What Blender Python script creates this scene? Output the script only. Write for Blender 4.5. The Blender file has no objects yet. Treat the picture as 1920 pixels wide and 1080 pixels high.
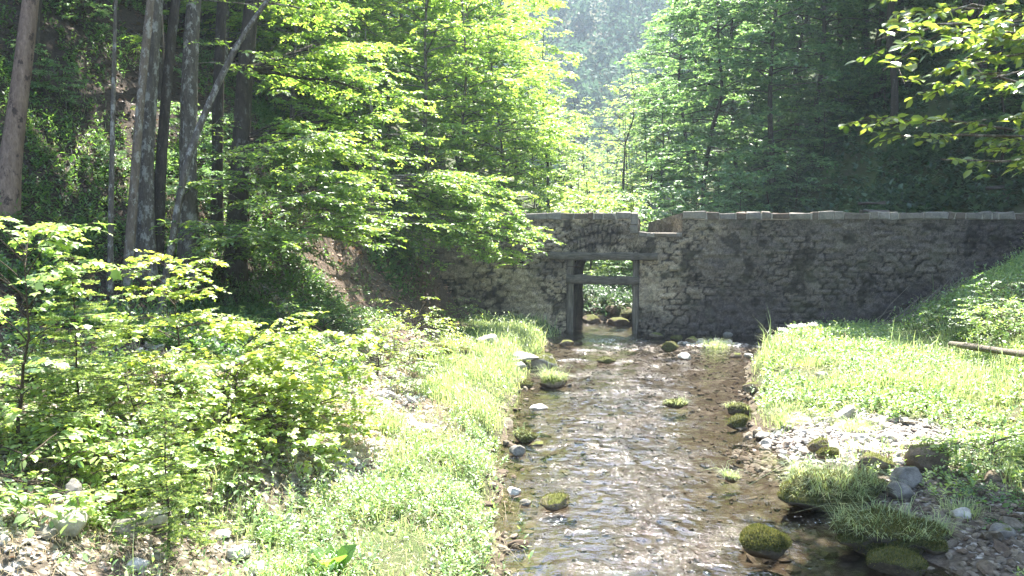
import bpy, bmesh, math
import numpy as np

SC = bpy.context.scene
COL = SC.collection
RAD = math.radians

# ------------------------------------------------------------------ camera, sky, sun, exposure
FOC = 1600.0                     # focal length in pixels of the 1920 px wide photograph
EYE = np.array([0.0, 0.0, 3.8])
PITCH = math.atan(132 / FOC)
cam_d = bpy.data.cameras.new("camera")
cam_d.sensor_width = 36
cam_d.lens = 36 * FOC / 1920
cam_d.clip_start = 0.05
cam_d.clip_end = 3000
cam = bpy.data.objects.new("camera", cam_d)
cam.location = EYE
cam.rotation_euler = (math.pi / 2 - PITCH, 0, 0)
COL.objects.link(cam)
SC.camera = cam

SUN_EL, SUN_AZ = 60.0, 13.0      # degrees; azimuth measured from +Y towards +X
world = bpy.data.worlds.new("World")
SC.world = world
world.use_nodes = True
wn, wl = world.node_tree.nodes, world.node_tree.links
wn.clear()
sky = wn.new("ShaderNodeTexSky")
sky.sky_type = 'NISHITA'
sky.sun_disc = False
sky.sun_elevation = RAD(SUN_EL)
sky.sun_rotation = RAD(SUN_AZ)
bg = wn.new("ShaderNodeBackground")
bg.inputs[1].default_value = 0.14
wo = wn.new("ShaderNodeOutputWorld")
wl.new(sky.outputs[0], bg.inputs[0])
wl.new(bg.outputs[0], wo.inputs[0])
sun_d = bpy.data.lights.new("sun", 'SUN')
sun_d.energy = 5.0
sun_d.angle = RAD(0.5)
sun_d.color = (1.0, 0.95, 0.86)
sun = bpy.data.objects.new("sun", sun_d)
sun.rotation_euler = (RAD(90 - SUN_EL), 0, RAD(180 - SUN_AZ))
sun.location = (20, 60, 90)
COL.objects.link(sun)
SC.view_settings.view_transform = 'Standard'
SC.view_settings.look = 'None'
SC.view_settings.exposure = 2.55
SC.view_settings.gamma = 1.0
SC.view_settings.use_curve_mapping = False
SC.cycles.max_bounces = 7
SC.cycles.diffuse_bounces = 4
SC.cycles.glossy_bounces = 2
SC.cycles.transmission_bounces = 4
SC.cycles.transparent_max_bounces = 8
SC.cycles.volume_bounces = 0
SC.cycles.caustics_reflective = False
SC.cycles.caustics_refractive = False

# ------------------------------------------------------------------ noise and small maths
def _h(ix, iy, iz):
    h = (ix.astype(np.int64) * 374761393 + iy.astype(np.int64) * 668265263 + iz.astype(np.int64) * 1274126177) & 0xffffffff
    h = ((h ^ (h >> 13)) * 1103515245) & 0xffffffff
    h = ((h ^ (h >> 16)) * 2654435761) & 0xffffffff
    return ((h >> 8) & 0xffff) / 65535.0


def vnoise(x, y, z=None):
    x = np.asarray(x, float); y = np.asarray(y, float)
    z = np.zeros_like(x) if z is None else np.asarray(z, float)
    ix, iy, iz = np.floor(x), np.floor(y), np.floor(z)
    fx, fy, fz = x - ix, y - iy, z - iz
    fx, fy, fz = [f * f * (3 - 2 * f) for f in (fx, fy, fz)]
    out = 0
    for dx in (0, 1):
        for dy in (0, 1):
            for dz in (0, 1):
                w = (fx if dx else 1 - fx) * (fy if dy else 1 - fy) * (fz if dz else 1 - fz)
                out = out + w * _h(ix + dx, iy + dy, iz + dz)
    return out * 2 - 1


def fbm(x, y, z=None, o=4):
    x = np.asarray(x, float); y = np.asarray(y, float)
    z = np.zeros_like(x) if z is None else np.asarray(z, float)
    s, a = 0, 1.0
    for k in range(o):
        s = s + a * vnoise(x + 17.3 * k, y - 9.1 * k, z + 5.7 * k)
        x, y, z, a = x * 2.03, y * 2.03, z * 2.03, a * 0.5
    return s


def sst(a, b, x):
    t = np.clip((np.asarray(x, float) - a) / (b - a), 0, 1)
    return t * t * (3 - 2 * t)


def nrm(v):
    return v / np.maximum(np.linalg.norm(v, axis=-1, keepdims=True), 1e-9)


# ------------------------------------------------------------------ the lie of the land
YS = [-30, 6, 8.8, 10, 12.1, 15.3, 18.2, 21.5, 24.4, 26, 27.6, 29.5, 31, 36, 50, 100, 300]
XL = [0.4, .1, 0, 0, -.08, .02, .29, .67, 1.05, 1.3, 1.7, 1.9, 1.8, -.3, .3, 8, 30]
XR = [6.5, 5.2, 4.6, 4.25, 4.1, 4.24, 4.95, 5.94, 7.3, 8.8, 10, 4.6, 3.25, 1.3, 2.4, 10, 32]
TOE = [-3.2, -3.0, -2.7, -2.3, -1.9, -1.8, -2.0, -2.05, -2.0, -1.85, -1.75, -1.5, -1.0, -0.6, 0.8, 6, 26]
WID = [6, 6, 5.8, 5.7, 5.5, 4.5, 2.9, 1.5, .6, .3, .2, .3, .5, .6, .6, .6, .6]
TOER = [6.5, 6.0, 6.2, 6.4, 7.0, 8.8, 10.2, 10.8, 11.3, 11.6, 11.8, 9.2, 7.8, 5.4, 6, 12.5, 33]
BANKR = [.12, .12, .12, .13, .18, .34, .42, .42, .4, .32, .25, .25, .55, .9, .9, .5, .4]


def tab(t, y):
    return np.interp(y, YS, t)


def H(x, y, detail=True):
    x = np.asarray(x, float); y = np.asarray(y, float)
    xl, xr = tab(XL, y), tab(XR, y)
    xl = xl + .14 * vnoise(y * 1.3, y * 0 + 3.1); xr = xr + .18 * vnoise(y * 1.1, y * 0 + 8.4)
    c, hw = (xl + xr) / 2, (xr - xl) / 2
    q = np.clip(np.abs(x - c) / np.maximum(hw, .1), 0, 1)
    z = -.05 - .2 * (1 - q ** 2)
    # left side: grass strip, scree bank, terrace, steep hillside
    sl = xl - x
    d = np.maximum(tab(TOE, y) - x + .35 * vnoise(x * .5, y * .5), 0)
    w = tab(WID, y)
    zl = -.05 + .36 * sst(0, .8, sl) + .08 * np.clip(sl, 0, 3)
    zl = zl + .52 * np.minimum(d, 1.3) + .26 * np.clip(d - 1.3, 0, np.maximum(w - 1.3, 0)) + np.minimum(1.05 * np.maximum(d - w, 0), 60) + .3 * np.maximum(d - w - 57, 0)
    z = np.where(sl > 0, zl, z)
    # right side: low bank or gravel, then slope
    sr = x - xr
    e = np.maximum(x - tab(TOER, y) + .4 * vnoise(x * .4 + 9, y * .4), 0)
    zr = -.05 + (tab(BANKR, y) + .05) * sst(0, .7, sr) + .02 * np.clip(sr, 0, 4)
    zr = zr + .55 * np.minimum(e, 7) + np.minimum(1.0 * np.maximum(e - 7, 0), 60) + .3 * np.maximum(e - 67, 0)
    z = np.where(sr > 0, zr, z)
    # low gravel island below the dam
    isl = np.exp(-(((x - 5.7) / 1.5) ** 2 + ((y - 25.5) / .85) ** 2) ** 1.2)
    z = z + .27 * isl * (y < 28.5)
    # head of the valley
    zend = np.clip(y - 150, 0, 185) * .62 - 2 + 9 * fbm(x * .012 + 3, y * .012, o=2) * sst(150, 260, y)
    z = np.maximum(z, zend)
    if detail:
        hill = sst(.3, 4, np.maximum(d - w * .7, e - .5))
        land = sst(0, .4, np.maximum(sl, sr))
        z = z + land * .035 * fbm(x * 2.3, y * 2.3, o=3) + (1 - land) * .05 * fbm(x * 3.1, y * 3.1, o=2)
        z = z + hill * (.28 * fbm(x * .55, y * .55, o=3))
    return z


def ray(px, py):
    u, v = (px - 960) / FOC, (540 - py) / FOC
    return np.array([u, math.cos(PITCH) + v * math.sin(PITCH), -math.sin(PITCH) + v * math.cos(PITCH)])


def hit(px, py):
    """Where the line of sight through a photograph pixel meets the land: used to survey the place from the photo."""
    d = ray(px, py)
    t = np.arange(3, 120, .04)
    P = EYE + t[:, None] * d
    k = np.argmax(P[:, 2] < np.maximum(H(P[:, 0], P[:, 1]), -.02))
    return P[k]


def at(px, Y):
    x = (px - 960) / FOC * Y
    return np.array([x, Y, float(H(np.array([x]), np.array([Y]))[0])])


# ------------------------------------------------------------------ mesh plumbing
class Buf:
    def __init__(s):
        s.V, s.T, s.Q, s.A, s.n = [], [], [], [], 0

    def add(s, V, T=None, Q=None, tint=0.5):
        V = np.asarray(V, float).reshape(-1, 3)
        if T is not None and len(T):
            s.T.append(np.asarray(T, np.int64).reshape(-1, 3) + s.n)
        if Q is not None and len(Q):
            s.Q.append(np.asarray(Q, np.int64).reshape(-1, 4) + s.n)
        s.A.append(np.broadcast_to(np.asarray(tint, float), (len(V),)))
        s.V.append(V)
        s.n += len(V)

    def mesh(s, name, mat, smooth=True, off=None):
        V = np.concatenate(s.V)
        if off is not None:
            V = V - np.asarray(off)
        T = np.concatenate(s.T) if s.T else np.zeros((0, 3), np.int64)
        Q = np.concatenate(s.Q) if s.Q else np.zeros((0, 4), np.int64)
        me = bpy.data.meshes.new(name)
        me.vertices.add(len(V)); me.vertices.foreach_set("co", V.astype(np.float32).ravel())
        nl = T.size + Q.size
        me.loops.add(nl)
        me.loops.foreach_set("vertex_index", np.concatenate([T.ravel(), Q.ravel()]).astype(np.int32))
        me.polygons.add(len(T) + len(Q))
        tot = np.concatenate([np.full(len(T), 3), np.full(len(Q), 4)]).astype(np.int32)
        me.polygons.foreach_set("loop_start", (np.cumsum(tot) - tot).astype(np.int32))
        me.polygons.foreach_set("use_smooth", np.full(len(tot), smooth))
        me.update(calc_edges=True)
        a = me.attributes.new("tint", 'FLOAT', 'POINT')
        a.data.foreach_set("value", np.concatenate(s.A).astype(np.float32))
        me.materials.append(mat)
        return me


def link(name, me, parent=None, loc=(0, 0, 0)):
    o = bpy.data.objects.new(name, me)
    COL.objects.link(o)
    o.location = [float(v) for v in loc]
    if parent is not None:
        o.parent = parent
    return o


def tag(o, label=None, cat=None, group=None, kind=None):
    if label: o["label"] = label
    if cat: o["category"] = cat
    if group: o["group"] = group
    if kind: o["kind"] = kind
    return o


def dup(root, loc, rz=0.0, sc=1.0):
    r = root.copy(); COL.objects.link(r)
    r.location = [float(v) for v in loc]; r.rotation_euler = (0, 0, rz); r.scale = (sc, sc, sc)
    for ch in list(root.children):
        c = ch.copy(); COL.objects.link(c); c.parent = r
    return r


def tubes(buf, P, R, k=6, tint=.5, cap=False):
    """Many tapering tubes at once. P (n, m, 3), R (n, m)."""
    P = np.asarray(P, float); R = np.asarray(R, float)
    if P.ndim == 2: P, R = P[None], R[None]
    n, m = P.shape[:2]
    if n == 0: return
    ax = nrm(P[:, -1] - P[:, 0])
    ref = np.where(np.abs(ax[:, 2:3]) < .8, np.array([[0, 0, 1.0]]), np.array([[1.0, 0, 0]]))[:, None, :]
    T = nrm(np.gradient(P, axis=1)) if m > 2 else np.repeat(nrm(P[:, 1:] - P[:, :1]), 2, axis=1)
    S = nrm(np.cross(T, ref)); B = np.cross(S, T)
    a = np.linspace(0, 2 * np.pi, k, endpoint=False)
    V = P[:, :, None, :] + R[:, :, None, None] * (np.cos(a)[:, None] * S[:, :, None, :] + np.sin(a)[:, None] * B[:, :, None, :])
    base = (np.arange(n) * m * k)[:, None, None]
    i = np.arange(m - 1)[None, :, None]; j = np.arange(k)[None, None, :]; j2 = (j + 1) % k
    q = np.stack([base + i * k + j, base + (i + 1) * k + j, base + (i + 1) * k + j2, base + i * k + j2], -1)
    t = np.repeat(np.asarray(tint, float), m * k) if np.ndim(tint) else tint
    buf.add(V, None, q, t)
    if cap:
        for e, end in ((0, 0), (1, m - 1)):
            ring = V[:, end]
            c = ring.mean(1, keepdims=True)
            VV = np.concatenate([ring, c], 1)
            b = (np.arange(n) * (k + 1))[:, None]
            jj = np.arange(k)[None]; jk = (jj + 1) % k
            tri = np.stack([b + jj, b + jk, b + k + 0 * jj], -1) if e else np.stack([b + jk, b + jj, b + k + 0 * jj], -1)
            buf.add(VV, tri, None, .8)


RH = (np.array([[0, 0, 0], [.45, .3, .03], [1, 0, -.08], [.45, -.3, .03]]), [], [[0, 3, 2, 1]])
OV = (np.array([[0, 0, 0], [.3, .24, .05], [.7, .24, .03], [1, 0, -.1], [.7, -.24, .03], [.3, -.24, .05], [.33, 0, 0], [.7, 0, -.03]]),
      [[0, 6, 1], [0, 5, 6], [2, 7, 3], [3, 7, 4]], [[6, 7, 2, 1], [6, 5, 4, 7]])
LA = (np.array([[0, 0, 0], [.35, .13, .05], [.7, .11, .03], [1, 0, -.12], [.7, -.11, .03], [.35, -.13, .05]]), [[2, 4, 3], [0, 5, 1]], [[1, 5, 4, 2]])
MP = (np.array([[0, 0, 0], [.12, .34, .02], [.02, .52, -.03], [.34, .36, .03], [.52, .58, -.04], [.58, .24, .03], [1, 0, -.08],
                [.58, -.24, .03], [.52, -.58, -.04], [.34, -.36, .03], [.02, -.52, -.03], [.12, -.34, .02], [.38, 0, .03]]),
      [[0, 12, 1], [1, 12, 3], [1, 3, 2], [3, 12, 5], [3, 5, 4], [5, 12, 6], [6, 12, 7], [7, 12, 9], [7, 9, 8], [9, 12, 11], [9, 11, 10], [11, 12, 0]], [])


def leaves(buf, P, D, N, S, tm, tint):
    D = nrm(D); N = N - D * np.sum(D * N, -1, keepdims=True); N = nrm(N)
    B = np.cross(N, D)
    tv = tm[0]; k = len(tv); n = len(P)
    S = np.broadcast_to(S, (n,))
    V = P[:, None] + S[:, None, None] * (tv[:, 0][None, :, None] * D[:, None] + tv[:, 1][None, :, None] * B[:, None] + tv[:, 2][None, :, None] * N[:, None])
    o = (np.arange(n) * k)[:, None, None]
    T = (np.array(tm[1])[None] + o) if len(tm[1]) else None
    Q = (np.array(tm[2])[None] + o) if len(tm[2]) else None
    buf.add(V, T, Q, np.repeat(tint, k))


# ------------------------------------------------------------------ materials
def mat_new(name):
    m = bpy.data.materials.new(name); m.use_nodes = True
    m.node_tree.nodes.clear()
    return m, m.node_tree.nodes, m.node_tree.links


class NT:
    def __init__(s, name):
        s.m, s.n, s.l = mat_new(name)

    def add(s, typ, ins=None, **kw):
        nd = s.n.new("ShaderNode" + typ)
        for k, v in kw.items(): setattr(nd, k, v)
        for k, v in (ins or {}).items():
            sock = nd.inputs[k]
            if isinstance(v, bpy.types.NodeSocket): s.l.new(v, sock)
            else:
                if sock.type == 'RGBA' and len(v) == 3: v = (*v, 1)
                sock.default_value = v
        return nd

    def mix(s, f, a, b, bt='MIX'):
        nd = s.n.new("ShaderNodeMix"); nd.data_type = 'RGBA'; nd.blend_type = bt
        for k, v in ((0, f), (6, a), (7, b)):
            if isinstance(v, bpy.types.NodeSocket): s.l.new(v, nd.inputs[k])
            else: nd.inputs[k].default_value = (*v, 1) if k else v
        return nd.outputs[2]

    def math(s, op, a, b=0.0, clamp=False):
        nd = s.n.new("ShaderNodeMath"); nd.operation = op; nd.use_clamp = clamp
        for k, v in ((0, a), (1, b)):
            if isinstance(v, bpy.types.NodeSocket): s.l.new(v, nd.inputs[k])
            else: nd.inputs[k].default_value = v
        return nd.outputs[0]

    def ramp(s, f, stops):
        nd = s.n.new("ShaderNodeValToRGB"); s.l.new(f, nd.inputs[0])
        e = nd.color_ramp.elements
        while len(e) < len(stops): e.new(.5)
        for el, (p, c) in zip(e, stops):
            el.position = p; el.color = (*c, 1)
        return nd.outputs[0]

    def noise(s, scale, detail=4, rough=.6, vec=None, out=0):
        nd = s.add("TexNoise", {"Scale": scale, "Detail": detail, "Roughness": rough})
        if vec is not None: s.l.new(vec, nd.inputs["Vector"])
        return nd.outputs[out]

    def obj(s):
        return s.n.new("ShaderNodeTexCoord").outputs["Object"]

    def scaled(s, vec, sc):
        return s.add("Mapping", {"Vector": vec, "Scale": sc}).outputs[0]

    def attr(s, name):
        return s.add("Attribute", attribute_name=name)

    def out(s, sh):
        o = s.n.new("ShaderNodeOutputMaterial"); s.l.new(sh, o.inputs[0]); return s.m

    def bump(s, h, st=.5, dist=.02):
        return s.add("Bump", {"Height": h, "Strength": st, "Distance": dist}).outputs[0]

    def pbr(s, col, rough=.85, nor=None, spec=.3):
        p = s.add("BsdfPrincipled", {"Roughness": rough, "Specular IOR Level": spec})
        if isinstance(col, bpy.types.NodeSocket): s.l.new(col, p.inputs[0])
        else: p.inputs[0].default_value = (*col, 1)
        if nor is not None: s.l.new(nor, p.inputs["Normal"])
        return p.outputs[0]


def leaf_mat(name, refl, trans, gloss=.05, rough=.42, var=.5, hue=.035, thick=.5):
    t = NT(name)
    a = t.attr("tint").outputs["Fac"]
    val = t.math('ADD', t.math('MULTIPLY', a, var * 2), 1 - var)
    hu = t.math('ADD', t.math('MULTIPLY', a, hue * 2), .5 - hue)
    c1 = t.add("HueSaturation", {"Hue": t.math('SUBTRACT', 1.0, hu), "Saturation": 1.0, "Value": val, "Fac": 1.0, "Color": refl}).outputs[0]
    c2 = t.add("HueSaturation", {"Hue": t.math('SUBTRACT', 1.0, hu), "Saturation": 1.0, "Value": val, "Fac": 1.0, "Color": trans}).outputs[0]
    d = t.add("BsdfDiffuse", {"Color": c1}).outputs[0]
    tr = t.add("BsdfTranslucent", {"Color": c2}).outputs[0]
    ad = t.add("AddShader", {0: d, 1: tr}).outputs[0]
    g = t.add("BsdfGlossy", {"Color": (1, 1, 1), "Roughness": rough}).outputs[0]
    fr = t.add("Fresnel", {"IOR": 1.4}).outputs[0]
    f = t.math('MINIMUM', t.math('MULTIPLY', fr, gloss / .05), .02 + gloss * .6)
    return t.out(t.add("MixShader", {0: f, 1: ad, 2: g}).outputs[0])


M = {}
M['beech'] = leaf_mat('beech_leaf', (.07, .115, .03), (.17, .27, .03))
M['bright'] = leaf_mat('young_leaf', (.095, .15, .04), (.215, .33, .042))
M['maple'] = leaf_mat('maple_leaf', (.125, .165, .045), (.28, .36, .04), gloss=.06)
M['hazel'] = leaf_mat('hazel_leaf', (.115, .165, .055), (.23, .33, .055), gloss=.07)
M['dark'] = leaf_mat('shade_leaf', (.04, .082, .028), (.09, .17, .025))  # darker leaf copy for plants in shade; the shade is in its colour
M['bluish'] = leaf_mat('blue_green_leaf', (.055, .105, .05), (.12, .21, .055))
M['under'] = leaf_mat('shade_undergrowth', (.03, .058, .034), (.05, .09, .03))  # undergrowth colour darkened to carry the shade of the wooded hillside
M['far'] = leaf_mat('distant_foliage', (.04, .075, .05), (.03, .055, .03), gloss=.004, var=.3)  # bluish with low translucency: distance haze and dimmer light put into the colour
M['willow'] = leaf_mat('willow_leaf', (.06, .1, .03), (.16, .22, .025), gloss=.08, rough=.3)
M['needle'] = leaf_mat('spruce_needle', (.022, .045, .022), (.02, .045, .012), gloss=.03)
M['needle_young'] = leaf_mat('young_needle', (.12, .165, .055), (.14, .2, .04), gloss=.03)
M['grass'] = leaf_mat('grass_blade', (.165, .2, .1), (.235, .295, .1), gloss=.05, var=.45)
M['herb'] = leaf_mat('herb_leaf', (.095, .15, .055), (.17, .26, .05), gloss=.07, rough=.38)
M['fern'] = leaf_mat('fern_leaf', (.03, .07, .03), (.06, .12, .03))
M['dry'] = leaf_mat('dry_grass', (.34, .29, .19), (.18, .15, .08), gloss=.02)
M['litter_shade_tinted'] = leaf_mat('shade_tinted_litter', (.1, .068, .045), (.03, .018, .01), gloss=.02, hue=.02, var=.6)  # copy of the litter with the hillside shade put into its colour
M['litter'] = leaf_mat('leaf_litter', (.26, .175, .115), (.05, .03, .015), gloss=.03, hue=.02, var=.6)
M['moss_fuzz'] = leaf_mat('moss_fuzz', (.075, .08, .024), (.065, .07, .018), gloss=.01)
M['flower'] = leaf_mat('white_flower', (.75, .75, .7), (.3, .3, .25), gloss=.01, var=.1, hue=0)


def bark(name, c0, c1, lichen, lic=.5):
    t = NT(name); v = t.obj()
    n1 = t.noise(3.0, 6, .65, t.scaled(v, (5, 5, 1.0)))
    n2 = t.noise(5.5, 5, .75, t.scaled(v, (1.4, 1.4, .8)))
    n3 = t.noise(38, 3, .6, t.scaled(v, (1.5, 1.5, .4)))
    c = t.ramp(n1, [(.3, c0), (.7, c1)])
    c = t.mix(t.ramp(n2, [(lic - .03, (0, 0, 0)), (lic + .04, (1, 1, 1))]), c, lichen)
    c = t.mix(.5, c, t.ramp(n3, [(.3, (.25, .25, .25)), (.7, (1, 1, 1))]), 'MULTIPLY')
    h = t.math('ADD', n1, t.math('MULTIPLY', n3, .6))
    return t.out(t.pbr(c, .9, t.bump(h, .8, .03), .2))


M['bark_pale'] = bark('pale_bark', (.12, .09, .065), (.27, .21, .16), (.38, .35, .3), .56)
M['bark_grey'] = bark('lichened_bark', (.075, .062, .05), (.19, .16, .13), (.36, .34, .3), .55)
M['bark_dark'] = bark('dark_bark', (.04, .032, .026), (.1, .08, .064), (.17, .165, .145), .6)
M['bark_red'] = bark('reddish_bark', (.16, .105, .075), (.34, .24, .18), (.08, .055, .045), .58)
M['twig'] = bark('twig_bark', (.05, .038, .028), (.11, .085, .06), (.13, .12, .1), .6)
M['deadwood'] = bark('weathered_wood', (.13, .105, .085), (.3, .26, .22), (.09, .075, .06), .6)


def ground_mat():
    t = NT('ground'); v = t.obj()
    n1 = t.noise(1.1, 6, .65, v); n2 = t.noise(14, 5, .7, v); n3 = t.noise(60, 3, .6, v)
    vor = t.add("TexVoronoi", {"Vector": v, "Scale": 11.0, "Randomness": 1.0}); vc = vor.outputs["Color"]; vd = vor.outputs["Distance"]
    soil = t.ramp(n2, [(.3, (.045, .032, .024)), (.5, (.11, .08, .06)), (.72, (.2, .155, .115))])
    soil = t.mix(t.attr("slope").outputs["Fac"], soil, t.ramp(n2, [(.3, (.02, .015, .012)), (.72, (.085, .062, .045))]))  # hillside soil darkened: deep shade put into the ground colour
    g = t.attr("green").outputs["Fac"]; s = t.attr("stony").outputs["Fac"]; w = t.attr("bed").outputs["Fac"]
    gn = t.ramp(n3, [(.3, (.035, .06, .018)), (.7, (.1, .13, .045))])
    fac = t.math('MULTIPLY', g, t.ramp(n1, [(.35, (.35, .35, .35)), (.6, (1, 1, 1))]))
    c = t.mix(fac, soil, gn)
    st = t.mix(t.ramp(vc, [(.2, (0, 0, 0)), (.8, (1, 1, 1))]), (.26, .22, .18), (.5, .47, .43))
    st = t.mix(t.ramp(vd, [(.25, (0, 0, 0)), (.6, (1, 1, 1))]), st, (.08, .065, .05))
    c = t.mix(t.math('MULTIPLY', s, t.ramp(n1, [(.3, (.5, .5, .5)), (.55, (1, 1, 1))])), c, st)
    vor2 = t.add("TexVoronoi", {"Vector": t.scaled(v, (1, .8, 1)), "Scale": 7.0, "Randomness": 1.0})
    b1 = t.ramp(vor2.outputs["Color"], [(.15, (.12, .104, .086)), (.5, (.17, .15, .124)), (.85, (.235, .21, .175))])
    b1 = t.mix(t.ramp(n1, [(.4, (0, 0, 0)), (.62, (1, 1, 1))]), b1, (.075, .065, .025))
    b1 = t.mix(t.ramp(vor2.outputs["Distance"], [(.35, (0, 0, 0)), (.8, (1, 1, 1))]), b1, (.075, .055, .038))
    c = t.mix(w, c, b1)
    h = t.math('ADD', n2, t.math('MULTIPLY', n3, .5))
    return t.out(t.pbr(c, .9, t.bump(h, .9, .04), .2))


def wall_mat():
    t = NT('rubble_masonry'); v = t.obj()
    ca = t.add("Attribute", attribute_name="stone_col").outputs["Color"]
    n1 = t.noise(30, 6, .75, v); n2 = t.noise(1.7, 5, .6, v); n3 = t.noise(9, 5, .75, v)
    c = t.mix(.85, ca, t.ramp(n1, [(.34, (.3, .3, .3)), (.5, (.95, .95, .95)), (.66, (1.8, 1.75, 1.68))]), 'MULTIPLY')
    c = t.mix(.6, c, t.ramp(n3, [(.36, (.35, .33, .33)), (.6, (1.3, 1.28, 1.25))]), 'MULTIPLY')
    c = t.mix(t.ramp(n2, [(.5, (0, 0, 0)), (.75, (.45, .45, .45))]), c, (.1, .105, .06))
    return t.out(t.pbr(c, .92, t.bump(t.math('ADD', n1, n3), 1.0, .03), .15))


def stone_mat(name, c0, c1, moss=0.0, mosscol=(.1, .11, .02)):
    t = NT(name); v = t.obj()
    n1 = t.noise(5, 7, .7, v); n2 = t.noise(28, 5, .7, v)
    a = t.attr("tint").outputs["Fac"]
    c = t.ramp(n1, [(.3, c0), (.68, c1)])
    c = t.mix(.6, c, t.ramp(n2, [(.3, (.55, .54, .52)), (.65, (1.15, 1.15, 1.15))]), 'MULTIPLY')
    c = t.mix(1.0, c, t.ramp(a, [(0, (.6, .5, .45)), (.35, (.85, .8, .74)), (.6, (1, 1, 1)), (.85, (1.2, 1.2, 1.18)), (1, (1.3, 1.28, 1.22))]), 'MULTIPLY')
    if moss:
        geo = t.n.new("ShaderNodeNewGeometry")
        nz = t.add("SeparateXYZ", {0: geo.outputs["Normal"]}).outputs[2]
        f = t.math('ADD', t.math('MULTIPLY', nz, .7), t.math('SUBTRACT', t.noise(4, 5, .6, v), 1.0 - moss))
        f = t.ramp(f, [(.3, (0, 0, 0)), (.42, (1, 1, 1))])
        mc = t.ramp(n2, [(.3, tuple(x * .45 for x in mosscol)), (.7, tuple(x * 1.3 for x in mosscol))])
        c = t.mix(f, c, mc)
    return t.out(t.pbr(c, .85, t.bump(t.math('ADD', n1, t.math('MULTIPLY', n2, .5)), .8, .03), .25))


def wood_mat(name, c0, c1, ax):
    t = NT(name); v = t.obj()
    sc = [26, 26, 26]; sc[ax] = 1.2
    n1 = t.noise(1.0, 6, .7, t.scaled(v, sc)); n2 = t.noise(3, 4, .6, v)
    c = t.ramp(n1, [(.3, c0), (.7, c1)])
    c = t.mix(.6, c, t.ramp(n2, [(.35, (.5, .5, .5)), (.65, (1.1, 1.1, 1.1))]), 'MULTIPLY')
    return t.out(t.pbr(c, .9, t.bump(n1, .8, .015), .2))


def water_mat():
    t = NT('stream_water'); v = t.obj()
    n1 = t.noise(5, 3, .5, t.scaled(v, (.8, 1.25, 1))); n2 = t.noise(30, 2, .5, t.scaled(v, (.9, 1.1, 1)))
    pm = t.math('ADD', t.noise(1.3, 4, .65, t.scaled(v, (1.0, 1.0, 1))), t.math('MULTIPLY', t.attr("tint").outputs["Fac"], .2))
    pm = t.math('MULTIPLY', t.ramp(pm, [(.49, (.07, .07, .07)), (.66, (1, 1, 1))]), t.attr('mid').outputs['Fac'])
    nor = t.bump(t.math('ADD', t.math('MULTIPLY', n1, t.math('ADD', t.math('MULTIPLY', t.attr('mid').outputs['Fac'], .4), .15)), t.math('MULTIPLY', t.math('MULTIPLY', n2, pm), .95)), 1.0, .048)
    tr = t.add("BsdfTransparent", {"Color": (.68, .65, .61)}).outputs[0]
    g = t.add("BsdfGlossy", {"Color": (1, 1, 1), "Roughness": .07, "Normal": nor}).outputs[0]
    fr = t.add("Fresnel", {"IOR": 1.42, "Normal": nor}).outputs[0]
    clear = t.add("MixShader", {0: t.math('MULTIPLY', fr, 1.0, clamp=True), 1: tr, 2: g}).outputs[0]
    f = t.attr("tint").outputs["Fac"]
    br = t.noise(26, 4, .7, t.scaled(v, (1, .55, 1)))
    foam_glitter = t.ramp(t.math('ADD', br, t.math('MULTIPLY', f, .24)), [(.7, (0, 0, 0)), (.84, (.85, .85, .85))])  # diffuse white patches: riffle foam together with painted sun glitter
    df = t.add("BsdfDiffuse", {"Color": (.75, .77, .8)}).outputs[0]
    return t.out(t.add("MixShader", {0: foam_glitter, 1: clear, 2: df}).outputs[0])


M['ground'] = ground_mat()
M['wall'] = wall_mat()
M['pale'] = stone_mat('pale_limestone', (.36, .34, .31), (.6, .58, .54))
M['grey'] = stone_mat('grey_stone', (.12, .115, .105), (.3, .285, .26), .18)
M['brown'] = stone_mat('brown_stone', (.1, .08, .06), (.26, .21, .16), .35)
M['mossy'] = stone_mat('mossy_stone', (.06, .05, .04), (.16, .14, .1), .86, (.068, .07, .022))
M['mossy_pale'] = stone_mat('part_mossy_stone', (.3, .28, .25), (.5, .48, .44), .42)
M['peb'] = stone_mat('river_pebble', (.28, .265, .245), (.54, .52, .49))
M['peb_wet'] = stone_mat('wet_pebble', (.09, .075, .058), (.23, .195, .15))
M['mortar'] = stone_mat('pale_mortar', (.34, .31, .27), (.48, .45, .4))
M['cop'] = stone_mat('coping_stone', (.13, .12, .11), (.28, .25, .22))
M['water'] = water_mat()
M['iron'] = stone_mat('rusty_iron', (.05, .03, .025), (.1, .07, .06))

# ------------------------------------------------------------------ ground sheet
def lines(segs):
    out = [segs[0][0]]
    for a, b, n in segs:
        out += list(a + (b - a) * (np.arange(1, n + 1) / n))
    return np.array(out)


gx = lines([(-300, -120, 10), (-120, -40, 20), (-40, -12, 48), (-12, 12, 200), (12, 40, 60), (40, 120, 20), (120, 330, 10)])
gy = lines([(-60, -20, 5), (-20, 5, 25), (5, 32, 225), (32, 60, 70), (60, 160, 50), (160, 480, 45)])
GX, GY = np.meshgrid(gx, gy)
GZ = H(GX, GY)
nx, ny = len(gx), len(gy)
gb = Buf()
ii, jj = np.meshgrid(np.arange(ny - 1), np.arange(nx - 1), indexing='ij')
q = np.stack([ii * nx + jj, ii * nx + jj + 1, (ii + 1) * nx + jj + 1, (ii + 1) * nx + jj], -1)
gb.add(np.stack([GX, GY, GZ], -1), None, q)
me = gb.mesh('ground', M['ground'])


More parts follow.
